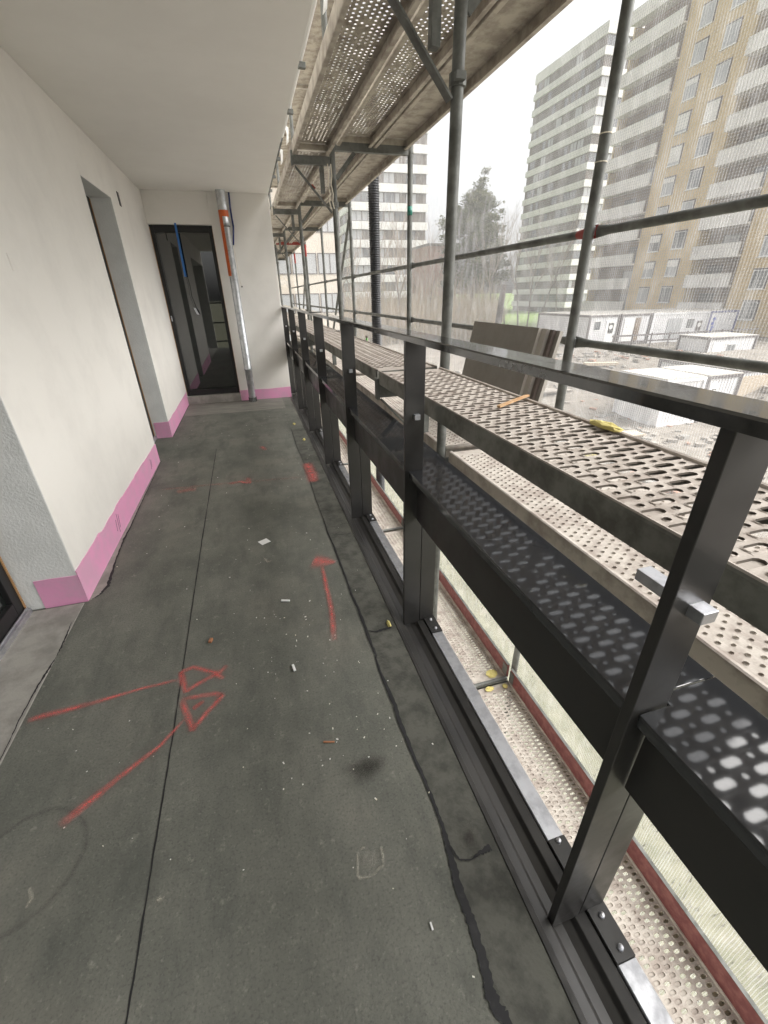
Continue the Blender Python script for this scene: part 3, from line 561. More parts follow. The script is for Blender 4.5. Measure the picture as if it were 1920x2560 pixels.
# ================================================================== SCAFFOLD
XI, XO = 0.917, 1.640; BAY = 2.59; FY = [2.05+BAY*k for k in range(-1, 7)]
ZM, ZB, ZU, ZUB, ZL = 0.47, 0.916, 2.47, 2.40, -1.53
def holes_plate(mb, cells, z, rim=0.003, deep=0.006, closed=(), wall_mi=0):
    """cells: (cx, cy, w, h, a, b): rectangle w x h about (cx,cy) with a stadium hole half-length a (x), half-width b (y)"""
    for ci, (cx, cy, w_, h_, a_, b_) in enumerate(cells):
        k = a_-b_
        hp = [(a_,0),(k+0.7*b_,0.7*b_),(k,b_),(-k,b_),(-k-0.7*b_,0.7*b_),(-a_,0),(-k-0.7*b_,-0.7*b_),(-k,-b_),(k,-b_),(k+0.7*b_,-0.7*b_)]
        W2, H2 = w_/2, h_/2
        op = [(W2,0),(W2,H2),(k if k>0.001 else W2*0.3,H2),(-k if k>0.001 else -W2*0.3,H2),(-W2,H2),(-W2,0),(-W2,-H2),(-k if k>0.001 else -W2*0.3,-H2),(k if k>0.001 else W2*0.3,-H2),(W2,-H2)]
        n = 10; s1 = 1.22
        vs = [(cx+x,cy+y,z) for x,y in op]+[(cx+max(-W2*.98,min(W2*.98,x*s1)),cy+max(-H2*.98,min(H2*.98,y*s1)),z+0.0005) for x,y in hp]+[(cx+x,cy+y,z+rim) for x,y in hp]+[(cx+x*0.97,cy+y*0.97,z-deep) for x,y in hp]
        fs = [(r_*n+i, r_*n+(i+1)%n, (r_+1)*n+(i+1)%n, (r_+1)*n+i) for r_ in range(3) for i in range(n)]
        mb.add(vs, fs[:2*n], 0); mb.mi_wall = wall_mi; o_ = len(mb.v)-4*n
        mb.f.extend([tuple(i+o_ for i in f_) for f_ in fs[2*n:]]); mb.mi.extend([wall_mi]*(len(fs)-2*n))
        if ci in closed: mb.f.append(tuple(i+o_ for i in range(3*n,4*n))); mb.mi.append(0)
def plank_mesh(name, W, L, kind, mats, side=0.09, seed=1):
    r = random.Random(seed); mb = MB(); m = 0.014 if kind == 'slot' else 0.026; x0, x1 = m, W-m
    if kind == 'slot':
        nc = 6; cw = (x1-x0)/nc; P = 0.0535; ny = int((L-0.10)/P); ya = (L-ny*P)/2; cells = []
        for c in range(nc):
            cx = x0+cw*(c+0.5); off = 0.0 if c%2 == 0 else P/2
            for k in range(ny):
                yb = ya+k*P+off
                if off and k == ny-1:
                    continue
                cells.append((cx, yb+0.0165, cw, 0.033, 0.0236, 0.0092)); cells.append((cx, yb+0.043, cw, 0.0205, 0.0074, 0.0062))
            if off:
                mb.add([(cx-cw/2,ya,0),(cx+cw/2,ya,0),(cx+cw/2,ya+off,0),(cx-cw/2,ya+off,0)], [(0,1,2,3)])
                ye = ya+(ny-1)*P+off; mb.add([(cx-cw/2,ye,0),(cx+cw/2,ye,0),(cx+cw/2,ya+ny*P,0),(cx-cw/2,ya+ny*P,0)], [(0,1,2,3)])
        closed = {i for i in range(len(cells)) if (i < 2*ny and r.random() < 0.7) or r.random() < 0.03}
        holes_plate(mb, cells, 0.0, 0.0022, 0.0024, closed, 2)
    elif kind == 'round':
        nc = 9; cw = (x1-x0)/nc; P = 0.034; ny = int((L-0.10)/P); ya = (L-ny*P)/2; cells = []
        for c in range(nc):
            cx = x0+cw*(c+0.5); off = 0 if c%2 == 0 else P/2
            for k in range(ny if not off else ny-1): cells.append((cx, ya+k*P+off+P/2, cw, P, (0.0066 if k%2 == 0 else 0.0052) if seed == 4 else 0.0078, (0.0062 if k%2 == 0 else 0.005) if seed == 4 else 0.0074))
            if off:
                for y_a, y_b in ((ya, ya+off), (ya+(ny-1)*P+off, ya+ny*P)): mb.add([(cx-cw/2,y_a,0),(cx+cw/2,y_a,0),(cx+cw/2,y_b,0),(cx-cw/2,y_b,0)], [(0,1,2,3)])
        closed = {i for i in range(len(cells)) if r.random() < 0.12}
        holes_plate(mb, cells, 0.0, 0.0025 if seed == 4 else 0.0006, 0.005 if seed == 4 else 0.0006, closed)
    elif kind == 'oblong':
        nc = 6; cw = (x1-x0)/nc; P = 0.0285; ny = int((L-0.10)/P); ya = (L-ny*P)/2; cells = []
        for c in range(nc):
            cx = x0+cw*(c+0.5); off = 0 if c%2 == 0 else P/2
            for k in range(ny if not off else ny-1): cells.append((cx, ya+k*P+off+P/2, cw, P, 0.0160, 0.0074))
            if off:
                for y_a, y_b in ((ya, ya+off), (ya+(ny-1)*P+off, ya+ny*P)): mb.add([(cx-cw/2,y_a,0),(cx+cw/2,y_a,0),(cx+cw/2,y_b,0),(cx-cw/2,y_b,0)], [(0,1,2,3)])
        closed = {i for i in range(len(cells)) if i < len(cells)*0.45 and r.random() < 0.8}
        holes_plate(mb, cells, 0.0, 0.0018, 0.004, closed)
    else:                                                       # clogged, dimpled sheet
        ya, ny, P = 0.05, 1, L-0.10
        nx_, nyy = 6, 40; vs = []; fs = []
        for i in range(nyy+1):
            for j in range(nx_+1): vs.append((x0+(x1-x0)*j/nx_, ya+P*i/nyy, r.uniform(-0.002,0.0) if 0<j<nx_ and 0<i<nyy else 0))
        fs = [(i*(nx_+1)+j, i*(nx_+1)+j+1, (i+1)*(nx_+1)+j+1, (i+1)*(nx_+1)+j) for i in range(nyy) for j in range(nx_)]
        mb.add(vs, fs, 0)
    yb = ya+ny*P
    for q in ([(0,0),(W,0),(W,ya),(0,ya)], [(0,yb),(W,yb),(W,L),(0,L)]): mb.add([(x,y,0.0) for x,y in q], [(0,1,2,3)], 0)
    # side channels with a rounded shoulder, inner web and bottom lip
    for sg in (1, -1):
        def X(x): return x if sg == 1 else W-x
        prof = [(x0,0.0),(m*0.8,0.0),(m*0.7,0.006),(m*0.28,0.008),(0.0015,0.005),(0.0,0.0),(0.0,-side+0.004),(0.003,-side),(0.030,-side),(0.030,-side+0.012),(0.027,-side+0.012),(0.027,-side+0.003),(0.0035,-side+0.003),(0.0035,-0.003),(x0,-0.002)]
        n = len(prof); vs = [(X(x),ye,z) for ye in (ya if False else 0.0, L) for x,z in prof]
        fs = [(i,(i+1)%n,n+(i+1)%n,n+i) for i in range(n)]
        o0 = len(mb.f); mb.add(vs, fs, 1)
        for i in range(4): mb.mi[o0+i] = 0
    for y_ in (0.0, L): mb.box(0.004, y_-0.001 if y_ else y_, -side*0.6, W-0.004, (y_+0.002) if not y_ else y_, -0.001, 1)
    return mb.mesh(name, mats)
PL = BAY-0.05
slot_m = plank_mesh('bracket_plank', 0.32, PL, 'slot', ['deck', 'dirtysteel', 'slotshade'], 0.056, 3)
round_m = plank_mesh('deck_plank', 0.315, PL, 'round', ['deckpale', 'deckunder'], 0.075, 4)
obl_m = plank_mesh('deck_plank', 0.315, PL, 'oblong', ['deckpale', 'deckunder'], 0.075, 5)
rund_m = plank_mesh('deck_plank', 0.315, PL, 'round', ['deckunder', 'deckunder'], 0.075, 6)
solid_m = plank_mesh('deck_plank', 0.315, PL, 'solid', ['deckunder', 'deckunder'], 0.075, 7)
BN = ['bay nearest the viewer', 'first full bay past the viewer', 'second full bay along', 'third full bay along', 'fourth bay along', 'fifth bay along', 'sixth bay along']
NB = len(FY)-1
for k in range(NB):
    y = FY[k]+0.025
    tag(inst('bracket_plank', slot_m, None, (0.566,y,ZB)), 'raised slotted plank by the railing, '+BN[k], 'scaffold plank', 'slotted planks on the brackets')
    tag(inst('deck_plank', round_m, None, (0.955,y,ZM)), 'dusty plank with round holes, inner row, '+BN[k], 'scaffold plank', 'planks of the walking level')
    tag(inst('deck_plank', round_m, None, (1.285,y,ZM)), 'dusty plank with round holes, outer row, '+BN[k], 'scaffold plank', 'planks of the walking level')
    tag(inst('bracket_plank', rund_m, None, (0.572,y,ZUB)), 'overhead perforated plank next to the ceiling edge, '+BN[k], 'scaffold plank', 'planks overhead')
    tag(inst('deck_plank', rund_m if k < 3 else solid_m, None, (0.955,y,ZU)), 'overhead scaffold plank in the middle row, '+BN[k], 'scaffold plank', 'planks overhead')
    tag(inst('deck_plank', solid_m, None, (1.285,y,ZU)), 'overhead clogged scaffold plank in the outer row, '+BN[k], 'scaffold plank', 'planks overhead')
    tag(inst('deck_plank', solid_m, None, (1.285,y,ZU+2.0)), 'highest plank, glimpsed past the ceiling edge, '+BN[k], 'scaffold plank', 'planks two levels up')
    if k < 5:
        tag(inst('deck_plank', obl_m, None, (0.955,y,ZL)), 'scaffold plank one level below, inner row, '+BN[k], 'scaffold plank', 'planks one level below')
        tag(inst('deck_plank', obl_m, None, (1.285,y,ZL)), 'plank one level below beside the red toe board, '+BN[k], 'scaffold plank', 'planks one level below')
        tb = MB(); tb.box(1.588, y-0.01, ZL+0.004, 1.606, y+PL+0.0, ZL+0.135); t = empty('toe_board', (0,0,0))
        tb.build('board', 'red', t, bevel=0.004)
        e_ = MB(); e_.box(1.583, y-0.006, ZL+0.02, 1.587, y+0.05, ZL+0.12); e_.box(1.583, y+PL-0.055, ZL+0.02, 1.587, y+PL-0.004, ZL+0.12); e_.box(1.5875, y-0.008, ZL+0.1355, 1.6065, y+PL, ZL+0.139); e_.build('end_fitting', 'galv', t)
        tag(t, 'worn red toe board on the level below, '+BN[k], 'toe board', 'red toe boards')
for k, y in enumerate(FY):
    f = empty('scaffold_frame', (0,y,0)); place = 'scaffold frame of two tubes, '+['just behind the viewer','nearest in view, thick inner tube','second in view, with green tape','third in view','fourth in view','fifth in view, red head','sixth in view, red ends','farthest'][k]
    tag(f, place, 'scaffold frame', 'scaffold frames')
    for x in (XI, XO): 
        r_ = 0.0245; s_ = MB(); s_.tube((x,0,-5.75),(x,0,0.25),r_,16); s_.tube((x,0,0.25),(x,0,2.40),r_,16); s_.tube((x,0,2.44),(x,0,4.6),r_,16); s_.tube((x,0,2.38),(x,0,2.46),r_+0.004,16)
        s_.build('standard', 'galv', f, smooth=False); smooth_by_angle(f.children[-1], 50)
    for z in (ZU-0.075, ZM-0.075, ZL-0.075):
        red = (k == 5 and z > 1)
        t_ = MB(); t_.box(XI+0.0255, -0.024, z-0.03, XO-0.0255, -0.020, z+0.03); t_.box(XI+0.0255, 0.020, z-0.03, XO-0.0255, 0.024, z+0.03); t_.box(XI+0.0255, -0.0198, z-0.03, XO-0.0255, 0.0198, z-0.026)
        t_.build('transom', 'redbright' if red else 'galv', f)
    MB().tube((XI+0.03,0,ZL+0.018),(XO-0.06,0,ZL+0.018),0.016,10).build('locking_tube', 'galv', f, smooth=True)
    MB().tube((XI+0.03,0,ZM+0.018),(XO-0.06,0,ZM+0.018),0.014,10).build('locking_tube', 'deckpale', f, smooth=True)
    MB().bar((XI+0.025,0,ZU-0.30),(XI+0.20,0,ZU-0.11),0.012,0.035).build('gusset', 'galv', f)
    if k == 2: MB().tube((XO,0,1.915),(XO,0,1.985),0.0255,16).build('green_tape', 'green', f, smooth=True)
    if k >= 5: MB().tube((XO,0,2.12),(XO,0,2.375),0.0255,12).build('red_paint_band', 'redbright', f)
    for z in (1.98, 0.30):
        w_ = MB(); w_.tube((XI,0,z-0.02),(XI,0,z+0.02),0.034,12); w_.box(XI-0.03,-0.055,z-0.012,XI+0.01,-0.030,z+0.012); w_.build('coupler', 'galv', f)
    if k == 1:
        for z in (1.86, 1.76):
            MB().tube((XO,0,z),(XO,0,z+0.004),0.027,14).build('wire_tie', 'string', f)
    # console brackets at this level and overhead
    for zt, lv in ((ZB-0.06, 'at plank height beside the railing'), (ZUB-0.08, 'overhead under the ceiling-side planks')):
        c_ = empty('console_bracket', (0,y,0)); tag(c_, 'steel console bracket '+lv+', '+['behind the viewer','first in view','second in view','third in view','fourth in view','fifth in view','sixth in view','farthest'][k], 'bracket', 'console brackets')
        h_ = MB(); h_.box(0.572,-0.020,zt-0.06,XI-0.026,-0.016,zt); h_.box(0.572,0.016,zt-0.06,XI-0.026,0.020,zt); h_.box(0.572,-0.0158,zt-0.06,XI-0.026,0.0158,zt-0.056); h_.build('arm', 'galv', c_)
        d_ = MB(); d_.bar((0.585,0,zt-0.075),(XI-0.03,0,zt-0.40),0.008,0.05,(0,1,0)); d_.build('diagonal_strut', 'galv', c_)
        s_ = MB(); s_.bar((0.815,0,zt-0.065),(0.815,0,zt-0.26),0.035,0.04,(0,1,0)); s_.build('vertical_strut', 'galv', c_)
        e_ = MB(); e_.box(0.556,-0.022,zt-0.07,0.571,0.022,zt+0.03); e_.build('end_hook', 'galv', c_, bevel=0.002)
        if k == 2 and zt > 2: q_ = MB(); q_.bar((0.715,0,zt-0.200),(0.745,0,zt-0.229),0.0086,0.0516,(0,1,0)); q_.build('red_mark', 'redbright', c_)
def guard(k, z, level):
    y0, y1 = FY[k], FY[k+1]; t = empty('guard_rail', (1.672, 0, z)); L0, L1 = y0+0.045, y1-0.035
    m = MB(); m.tube((0,L0+0.07,0),(0,L1-0.07,0),0.0185,14); smooth_by_angle(m.build('tube', 'galv', t), 50)
    for (ya, yb, nm) in ((L0+0.07, L0-0.075, 0), (L1-0.07, L1+0.055, 1)):
        e_ = MB(); n = 14; vs = []
        secs = [(0,0.0185,0.0185),(0.4,0.014,0.024),(0.7,0.008,0.029),(1.0,0.006,0.029)]
        for t_, rx, rz in secs:
            for i in range(n): vs.append((rx*math.cos(2*math.pi*i/n)-0.010*t_, ya+(yb-ya)*t_, rz*math.sin(2*math.pi*i/n)))
        fs = [(a_*n+i, a_*n+(i+1)%n, (a_+1)*n+(i+1)%n, (a_+1)*n+i) for a_ in range(3) for i in range(n)]+[tuple(range(3*n,4*n))]
        e_.add(vs, fs); e_.build('flattened_end', 'redbright' if (nm == 0 and k in (1, 4) and z > 1.2) else 'galv', t); smooth_by_angle(t.children[-1], 60)
    p_ = MB(); p_.box(-0.035, y0-0.022, -0.016, -0.008, y0-0.004, 0.020); p_.box(-0.03, y0-0.018, -0.05, -0.012, y0-0.008, -0.016); p_.tube((-0.028,y0-0.013,0.005),(0.012,y0-0.013,0.005),0.008,10); p_.build('wedge', 'alu', t, bevel=0.002)
    tag(t, level+' guard rail tube, '+BN[k], 'guard rail', 'guard rails of the scaffold')
for k in range(NB):
    guard(k, 1.497, 'upper'); guard(k, 1.003, 'lower')
    if k < 3: guard(k, ZL+1.0, 'level below upper')
db = MB(); db.tube((1.665,7.28,2.36),(1.665,9.75,0.28),0.021,10); smooth_by_angle(tag(db.build('diagonal_brace', 'galv'), 'diagonal scaffold brace tube between the third and fourth frames', 'brace'), 50)
db = MB(); db.tube((1.665,12.5,2.36),(1.665,14.9,0.3),0.021,8); tag(db.build('diagonal_brace', 'galv'), 'thin far diagonal scaffold brace next to the end wall', 'brace')
# tubes along the ceiling edge
for k in range(NB-1):
    e_ = empty('edge_tube', (0.492,0,2.435)); y0, y1 = FY[k], FY[k+1]
    smooth_by_angle(MB().tube((0,y0+0.05,0),(0,y1-0.05,0),0.019,10).build('tube', 'white' if k < 2 else 'galv', e_), 50)
    b_ = MB(); b_.box(-0.018,y0-0.05,-0.024,0.0,y0+0.05,0.024); b_.build('flattened_end', 'alu', e_, bevel=0.003)
    for j in range(3):
        h_ = MB(); h_.box(-0.012,y0+0.5+j*0.7,-0.045,0.030,y0+0.53+j*0.7,-0.019); h_.build('clip', 'galv', e_, bevel=0.002)
    tag(e_, 'pale tube along the ceiling edge above, '+BN[k], 'tube', 'tubes along the ceiling edge')
# flapping scraps by the ceiling edge
for i, y in enumerate((2.55, 4.4, 5.0)):
    m = MB(); m.add([(0.50,y,2.45),(0.535,y+0.02,2.44),(0.53,y+0.05,2.36),(0.505,y+0.03,2.33),(0.515,y+0.02,2.40)], [(0,1,2,4),(4,2,3)]); o = m.build('film_scrap', 'white'); s_ = o.modifiers.new('t','SOLIDIFY'); s_.thickness = 0.001
    tag(o, ['white film scrap caught at the ceiling edge, nearest','white film scrap caught at the ceiling edge, middle one','white film scrap caught at the ceiling edge, farthest'][i], 'plastic scrap', 'film scraps')
hs_ = empty('hanging_strap', (0.86,4.58,2.24)); tag(hs_, 'twisted pale strap hanging by the second inner scaffold tube', 'strap')
for j, dx in enumerate((0.0, 0.028)):
    MB().poly([(dx,0,0.02),(dx+0.004,0,-0.06),(dx-0.004,0.01,-0.12),(dx+0.006,0,-0.19),(dx-0.002,0,-0.25),(dx+0.01,0,-0.30)], 0.005, 5).build('strand', 'string', hs_)
# corrugated hose
hz = MB(); prof = []; z = -5.7
while z < 3.6: prof += [(0.064,z),(0.064,z+0.004),(0.073,z+0.008),(0.073,z+0.017),(0.064,z+0.021)]; z += 0.026
hz.lathe(prof, 14, (1.752,6.33)); o = smooth_by_angle(hz.build('drain_hose', 'rubber'), 70); tag(o, 'black corrugated drain hose standing outside the guard rails', 'hose')
# leaning boards
pb = empty('board_stack', (1.45, 2.1, ZM)); tag(pb, 'four grey brown boards leaning together against the lower guard rail', 'boards')
for j in range(4):
    y0 = (2.150,2.105,2.080,2.050)[j]; y1 = 2.90-0.01*j; off = 0.0215*j; h_ = 0.61-0.004*j
    m = MB(); dx, dz = math.sin(0.20), math.cos(0.20); th = 0.020
    p0 = Vector((1.385-1.45+off, 0, 0.004)); up_ = Vector((dx,0,dz)); nn = Vector((dz,0,-dx))
    vs = [p0+Vector((0,yy-2.1,0))+up_*u+nn*t_ for yy in (y0,y1) for (u,t_) in ((0,0),(h_,0),(h_,th),(0,th))]
    m.add(vs, [(0,1,5,4),(1,2,6,5),(2,3,7,6),(3,0,4,7)], 0); m.add([vs[i] for i in (0,1,2,3)], [(0,3,2,1)], 1); m.add([vs[i] for i in (4,5,6,7)], [(0,1,2,3)], 1)
    m.build('board', [('panel','paneledge','paneldark','panel')[j], ('paneledge','panel','paneldark','paneledge')[j]], pb)
# bits on the planks
lump('foam_scrap', (0.868,0.885,ZB+0.009), (0.018,0.055,0.012), 'yellow', 'bright yellow foam scrap on the outer edge of the slotted plank', 'foam', 4)
m = MB(); m.bar((0.715,1.175,ZB+0.014),(0.885,1.275,ZB+0.016),0.012,0.006); tag(m.build('wood_sliver', 'wood'), 'thin raw wood sliver lying across the slotted plank', 'wood strip')
lump('foam_scrap', (1.50,2.13,ZL+0.004), (0.05,0.04,0.012), 'yellow', 'flat yellow foam flake at the plank joint below', 'foam', 5)
lump('foam_scrap', (1.53,1.985,ZL+0.004), (0.02,0.018,0.02), 'yellow', 'round yellow foam lump at the plank joint below, right one', 'foam', 6)
lump('foam_scrap', (1.40,2.0,ZL+0.004), (0.04,0.02,0.015), 'yellow', 'broken yellow foam pieces at the plank joint below, left ones', 'foam', 7)
bt = empty('bottle', (1.42,5.62,ZM)); tag(bt, 'green bottle standing on the walking level by the hose', 'bottle')
MB().lathe([(0,0),(0.036,0.0),(0.037,0.02),(0.037,0.17),(0.028,0.21),(0.014,0.25),(0.014,0.29),(0,0.29)], 12).build('body', 'green', bt, smooth=True); bt.children[0].data.materials[0] = mat('green_plastic', (0.06,0.22,0.03), 0.3)
MB().lathe([(0.016,0.29),(0.016,0.315),(0,0.315)], 10).build('cap', 'paneldark', bt)
# debris netting outside the standards
def netsheet(p, q, z0, z1, label):
    m = MB(); n = 8; k = 14; vs = []; p, q = Vector((*p,0)), Vector((*q,0)); d = (q-p).normalized(); nr = Vector((d.y,-d.x,0))
    for i in range(n+1):
        for j in range(k+1):
            t_ = i/n; c_ = p+(q-p)*t_; wv = 0.02*math.sin(j*1.3+i*0.4)*math.sin(math.pi*t_); vs.append((c_.x+nr.x*wv, c_.y+nr.y*wv, z0+(z1-z0)*j/k))
    m.add(vs, [(i*(k+1)+j, (i+1)*(k+1)+j, (i+1)*(k+1)+j+1, i*(k+1)+j+1) for i in range(n) for j in range(k)])
    tag(m.build('debris_net', 'net', smooth=True), label, 'net', 'white debris nets')
for k in range(NB): netsheet((1.80,FY[k]), (1.80,FY[k+1]), -5.6, 6.4, 'sheer white debris net on the scaffold, '+BN[k])
netsheet((1.80,FY[-1]), (0.45,FY[-1]), -5.6, 6.4, 'extra white net added across the far scaffold end to thicken the pale veil')  # added sheet, whitens the view towards the far end

# ================================================================== GROUND
def gz(x, y):
    d = math.hypot(x, y); t_ = min(1, max(0, (d-29)/9)); t_ = t_*t_*(3-2*t_); return -5.7+2.3*t_
gm = MB(); xs = [-60,-20,-5,0]+[2+2*i for i in range(30)]+[66,75,90,120,170,260,500,1200]; yy = [-60,-30,-15,-5,0]+[2*i+2 for i in range(34)]+[76,90,110,150,220,400,1200]
xs = [-1200,-400]+xs; yy = [-600]+yy; rr = random.Random(3)
vs = [(x,y,gz(x,y)+(rr.uniform(-0.06,0.06) if 0 < x < 60 and 0 < y < 70 else 0)) for y in yy for x in xs]; n = len(xs)
gm.add(vs, [(j*n+i, j*n+i+1, (j+1)*n+i+1, (j+1)*n+i) for j in range(len(yy)-1) for i in range(n-1)])
tag(gm.build('ground', 'ground', smooth=True), kind='structure')
gb = MB(); rr = random.Random(5)
for i in range(9000):
    x, y = 2.2+rr.random()**1.3*9, rr.uniform(-1.5, 16); h_ = rr.uniform(0.05,0.16); an = rr.uniform(0,6.28); c_, s_ = math.cos(an)*0.014, math.sin(an)*0.014
    z = gz(x,y)-0.05; gb.add([(x-c_,y-s_,z),(x+c_,y+s_,z),(x+rr.uniform(-.06,.06),y+rr.uniform(-.06,.06),z+h_+0.05)], [(0,1,2)])
tag(gb.build('grass', 'grass'), 'pale rough grass below the scaffold', 'grass', kind='stuff')

# ================================================================== TOWERS
def win_mesh(w_, h_, nm, light):
    """returns frame mesh and pane mesh; window in the x-z plane facing -y, origin at lower left"""
    f = MB(); t_ = 0.07
    f.box(0,-0.05,0,t_,0.0,h_); f.box(w_-t_,-0.05,0,w_,0.0,h_); f.box(t_,-0.05,0,w_-t_,0.0,t_); f.box(t_,-0.05,h_-t_,w_-t_,0.0,h_)
    for i in range(1, nm): x = w_*i/nm; f.box(x-t_/2,-0.05,t_,x+t_/2,0.0,h_-t_)
    p = MB(); p.box(t_*0.9,-0.02,t_*0.9,w_-t_*0.9,-0.005,h_-t_*0.9)
    return f.mesh('window', 'mullion'), p.mesh('pane', 'panelight' if light else 'pane')
WM = [win_mesh(2.0, 1.5, 2, False), win_mesh(2.0, 1.5, 2, True), win_mesh(1.2, 1.5, 1, False), win_mesh(0.9, 1.5, 1, True)]
def tower(name, label, x0, x1, y0, y1, zbase, ztop, storey, ztw, hw, seed, left_len, front_len):
    """banded tower; ztw = top of one window band; visible faces: -y (front) and -x (left)"""
    r = random.Random(seed); t = empty(name, (x0,y0,zbase)); t.location = (0,0,0); tag(t, label, 'building')
    c_ = MB(); c_.box(x0+0.30, y0+0.30, zbase, x1-0.3, y1-0.3, ztop-0.5); c_.build('wall', 'core', t)
    k0 = int((ztw-zbase)/storey); z = ztw-storey*k0
    while z-storey > zbase-3: z -= storey
    zz = []; 
    while z < ztop: zz.append(z); z += storey
    for i, zt in enumerate(zz):
        b_ = MB(); z0 = zt; z1 = min(zt+storey-hw, ztop+0.6) 
        if zt+storey >= ztop: z1 = zt+1.7
        L = MB(); L.box(x0,y0,z0,x1,y0+0.28,z1); L.box(x0,y0+0.2805,z0,x0+0.28,y1,z1); L.build('spandrel', 'spandrel', t)
        zw = zt-hw
        if zw < zbase: continue
        x = x0+0.35
        while x < x0+front_len-2.2:
            q = r.random()
            if q < 0.62:
                k = r.choice([0,0,1,1]); f = inst('window', WM[k][0], t, (x,y0+0.30,zw+0.04),(0,0,0),(1,1,(hw-0.08)/1.5)); inst('pane', WM[k][1], f)
            elif q < 0.8:
                f = inst('window', WM[3][0], t, (x,y0+0.30,zw+0.04),(0,0,0),(1,1,(hw-0.08)/1.5)); inst('pane', WM[3][1], f)
            x += 2.05
        y = y0+2.4; 
        while y < y0+left_len:
            if r.random() < 0.42:
                k = r.choice([0,1,2]); f = inst('window', WM[k][0], t, (x0+0.30,y,zw+0.04),(0,0,-math.pi/2),(1,1,(hw-0.08)/1.5)); inst('pane', WM[k][1], f)
            y += 2.1
    rf = MB(); rf.box(x0+1,y0+1,ztop+0.3,x1-1,y1-1,ztop+0.6); rf.build('roof', 'core', t)
    return t
tower('apartment_tower', 'white banded high-rise in the middle behind the black hose', 19.8, 34.6, 88.0, 112.0, -4.0, 38.0, 2.79, 25.6, 1.58, 1, 14, 14.7)
tower('apartment_tower', 'white banded high-rise right of the pine, with a sharp corner and long left face', 70.0, 90.0, 91.5, 114.0, -4.0, 43.0, 2.80, 42.5, 1.63, 2, 22, 12)
# right-hand ochre tower with balconies, facade at x = XF facing -x
XF = 51.0; ct = empty('balcony_tower', (0,0,0)); tag(ct, 'ochre slab block with white ribbed balcony bands at the right edge', 'building')
zb = -4.2
for (ya, yb, top) in ((44.9,53.6,38.0),(28.0,39.3,38.0)):
    m = MB(); m.box(XF, ya, zb, XF+9, yb, top); m.build('wall', 'ochre', ct)
def rib_parapet(L):
    m = MB(); n = int(L/0.30); prof = []
    for i in range(n):
        y = L*i/n; dy = L/n; prof += [(0.0,y),(0.0,y+dy*0.5),(0.05,y+dy*0.55),(0.05,y+dy*0.95)]
    prof.append((0.0, L)); vs = [(x,y,z) for z in (0,1.28) for x,y in prof]; k = len(prof)
    m.add(vs, [(i,k+i,k+i+1,i+1) for i in range(k-1)]); m.box(0.0505,0,0,0.12,L,1.28); m.box(0.0,0,1.2805,0.14,L,1.33); m.box(0.121,0,0,1.6,L,0.16); return m.mesh('parapet', 'parapet')
for (ya, yb, col) in ((53.62,61.9,0),(39.32,44.88,1)):
    pm_ = rib_parapet(yb-ya); z = 25.5-2.87*11-1.3 if col == 0 else 25.5-2.87*11-1.3
    m = MB(); m.box(XF+1.6, ya, zb, XF+9, yb, 32.5); m.build('recess_wall', 'brick', ct)
    k = 0
    while z+1.3 < 32.0:
        if z > zb-0.3:
            inst('parapet', pm_, ct, (XF-0.55, ya, z))
            if k % 2 == 0 or True:
                rr = random.Random(k*7+col); yw = ya+rr.uniform(0.5, yb-ya-2.6)
                f = inst('window', WM[1][0], ct, (XF+1.6,yw+2.0,z+0.2),(0,0,-math.pi/2),(1,1,1.4)); inst('pane', WM[rr.choice([0,1])][1], f)
        z += 2.87; k += 1
    m = MB(); m.box(XF+0.3, yb if col == 0 else ya-0.02, zb, XF+9, (yb+0.25) if col == 0 else ya, 30.0)
    m.build('side_wall', 'ochre', ct)
fw_ = MB(); t_ = 0.055; W_, H_ = 1.55, 1.72
fw_.box(-0.04,0,0,0.02,t_,H_); fw_.box(-0.04,W_-t_,0,0.02,W_,H_); fw_.box(-0.04,t_,0,0.02,W_-t_,t_); fw_.box(-0.04,t_,H_-t_,0.02,W_-t_,H_); fw_.box(-0.04,W_*0.62,t_,0.02,W_*0.62+0.06,H_-t_)
fwm = fw_.mesh('window', 'white')
pn_ = MB(); pn_.box(-0.008,t_*0.9,t_*0.9,0.012,W_-t_*0.9,H_-t_*0.9); pnm = pn_.mesh('pane', 'pane'); pnl = pn_.mesh('pane', 'panelight')
sl_ = MB(); sl_.box(-0.12,-0.08,-0.09,-0.001,W_+0.08,-0.005); slm = sl_.mesh('sill', 'white')
rv_ = MB(); rv_.box(-0.03,-0.16,-0.02,-0.004,-0.001,H_+0.15); rv_.box(-0.03,-0.0005,H_+0.001,-0.004,W_+0.05,H_+0.15); rvm = rv_.mesh('lintel_shadow_box', 'mullion')  # dark strips painting reveal shadow along the window's side and top
sh_ = MB(); sh_.box(-0.055,0.02,0,-0.041,W_-0.02,1.0); shm = sh_.mesh('shutter', 'parapet')
rr = random.Random(9)
for (ylo, z0, n) in ((50.25,1.3,11),(46.75,1.36,11),(35.9,2.75,10),(32.0,2.75,10)):
    for k in range(-1, n):
        z = z0+2.92*k-1.72
        if z < -3.6: continue
        f = inst('window', fwm, ct, (XF-0.012, ylo, z)); inst('pane', rr.choice([pnm,pnl,pnl]), f); inst('sill', slm, f); inst('reveal_shadow_strip', rvm, f)
        q = 0
        if ylo > 50 and k in (5, 6): q = 1.45
        elif ylo > 50 and k in (1, 2): q = 0.75
        elif 46 < ylo < 47 and k in (6,): q = 1.68
        elif 46 < ylo < 47 and k in (1,): q = 0.7
        elif rr.random() < 0.12: q = 0.5
        if q: inst('shutter', shm, f, (0,0,H_-q), (0,0,0), (1,1,q))
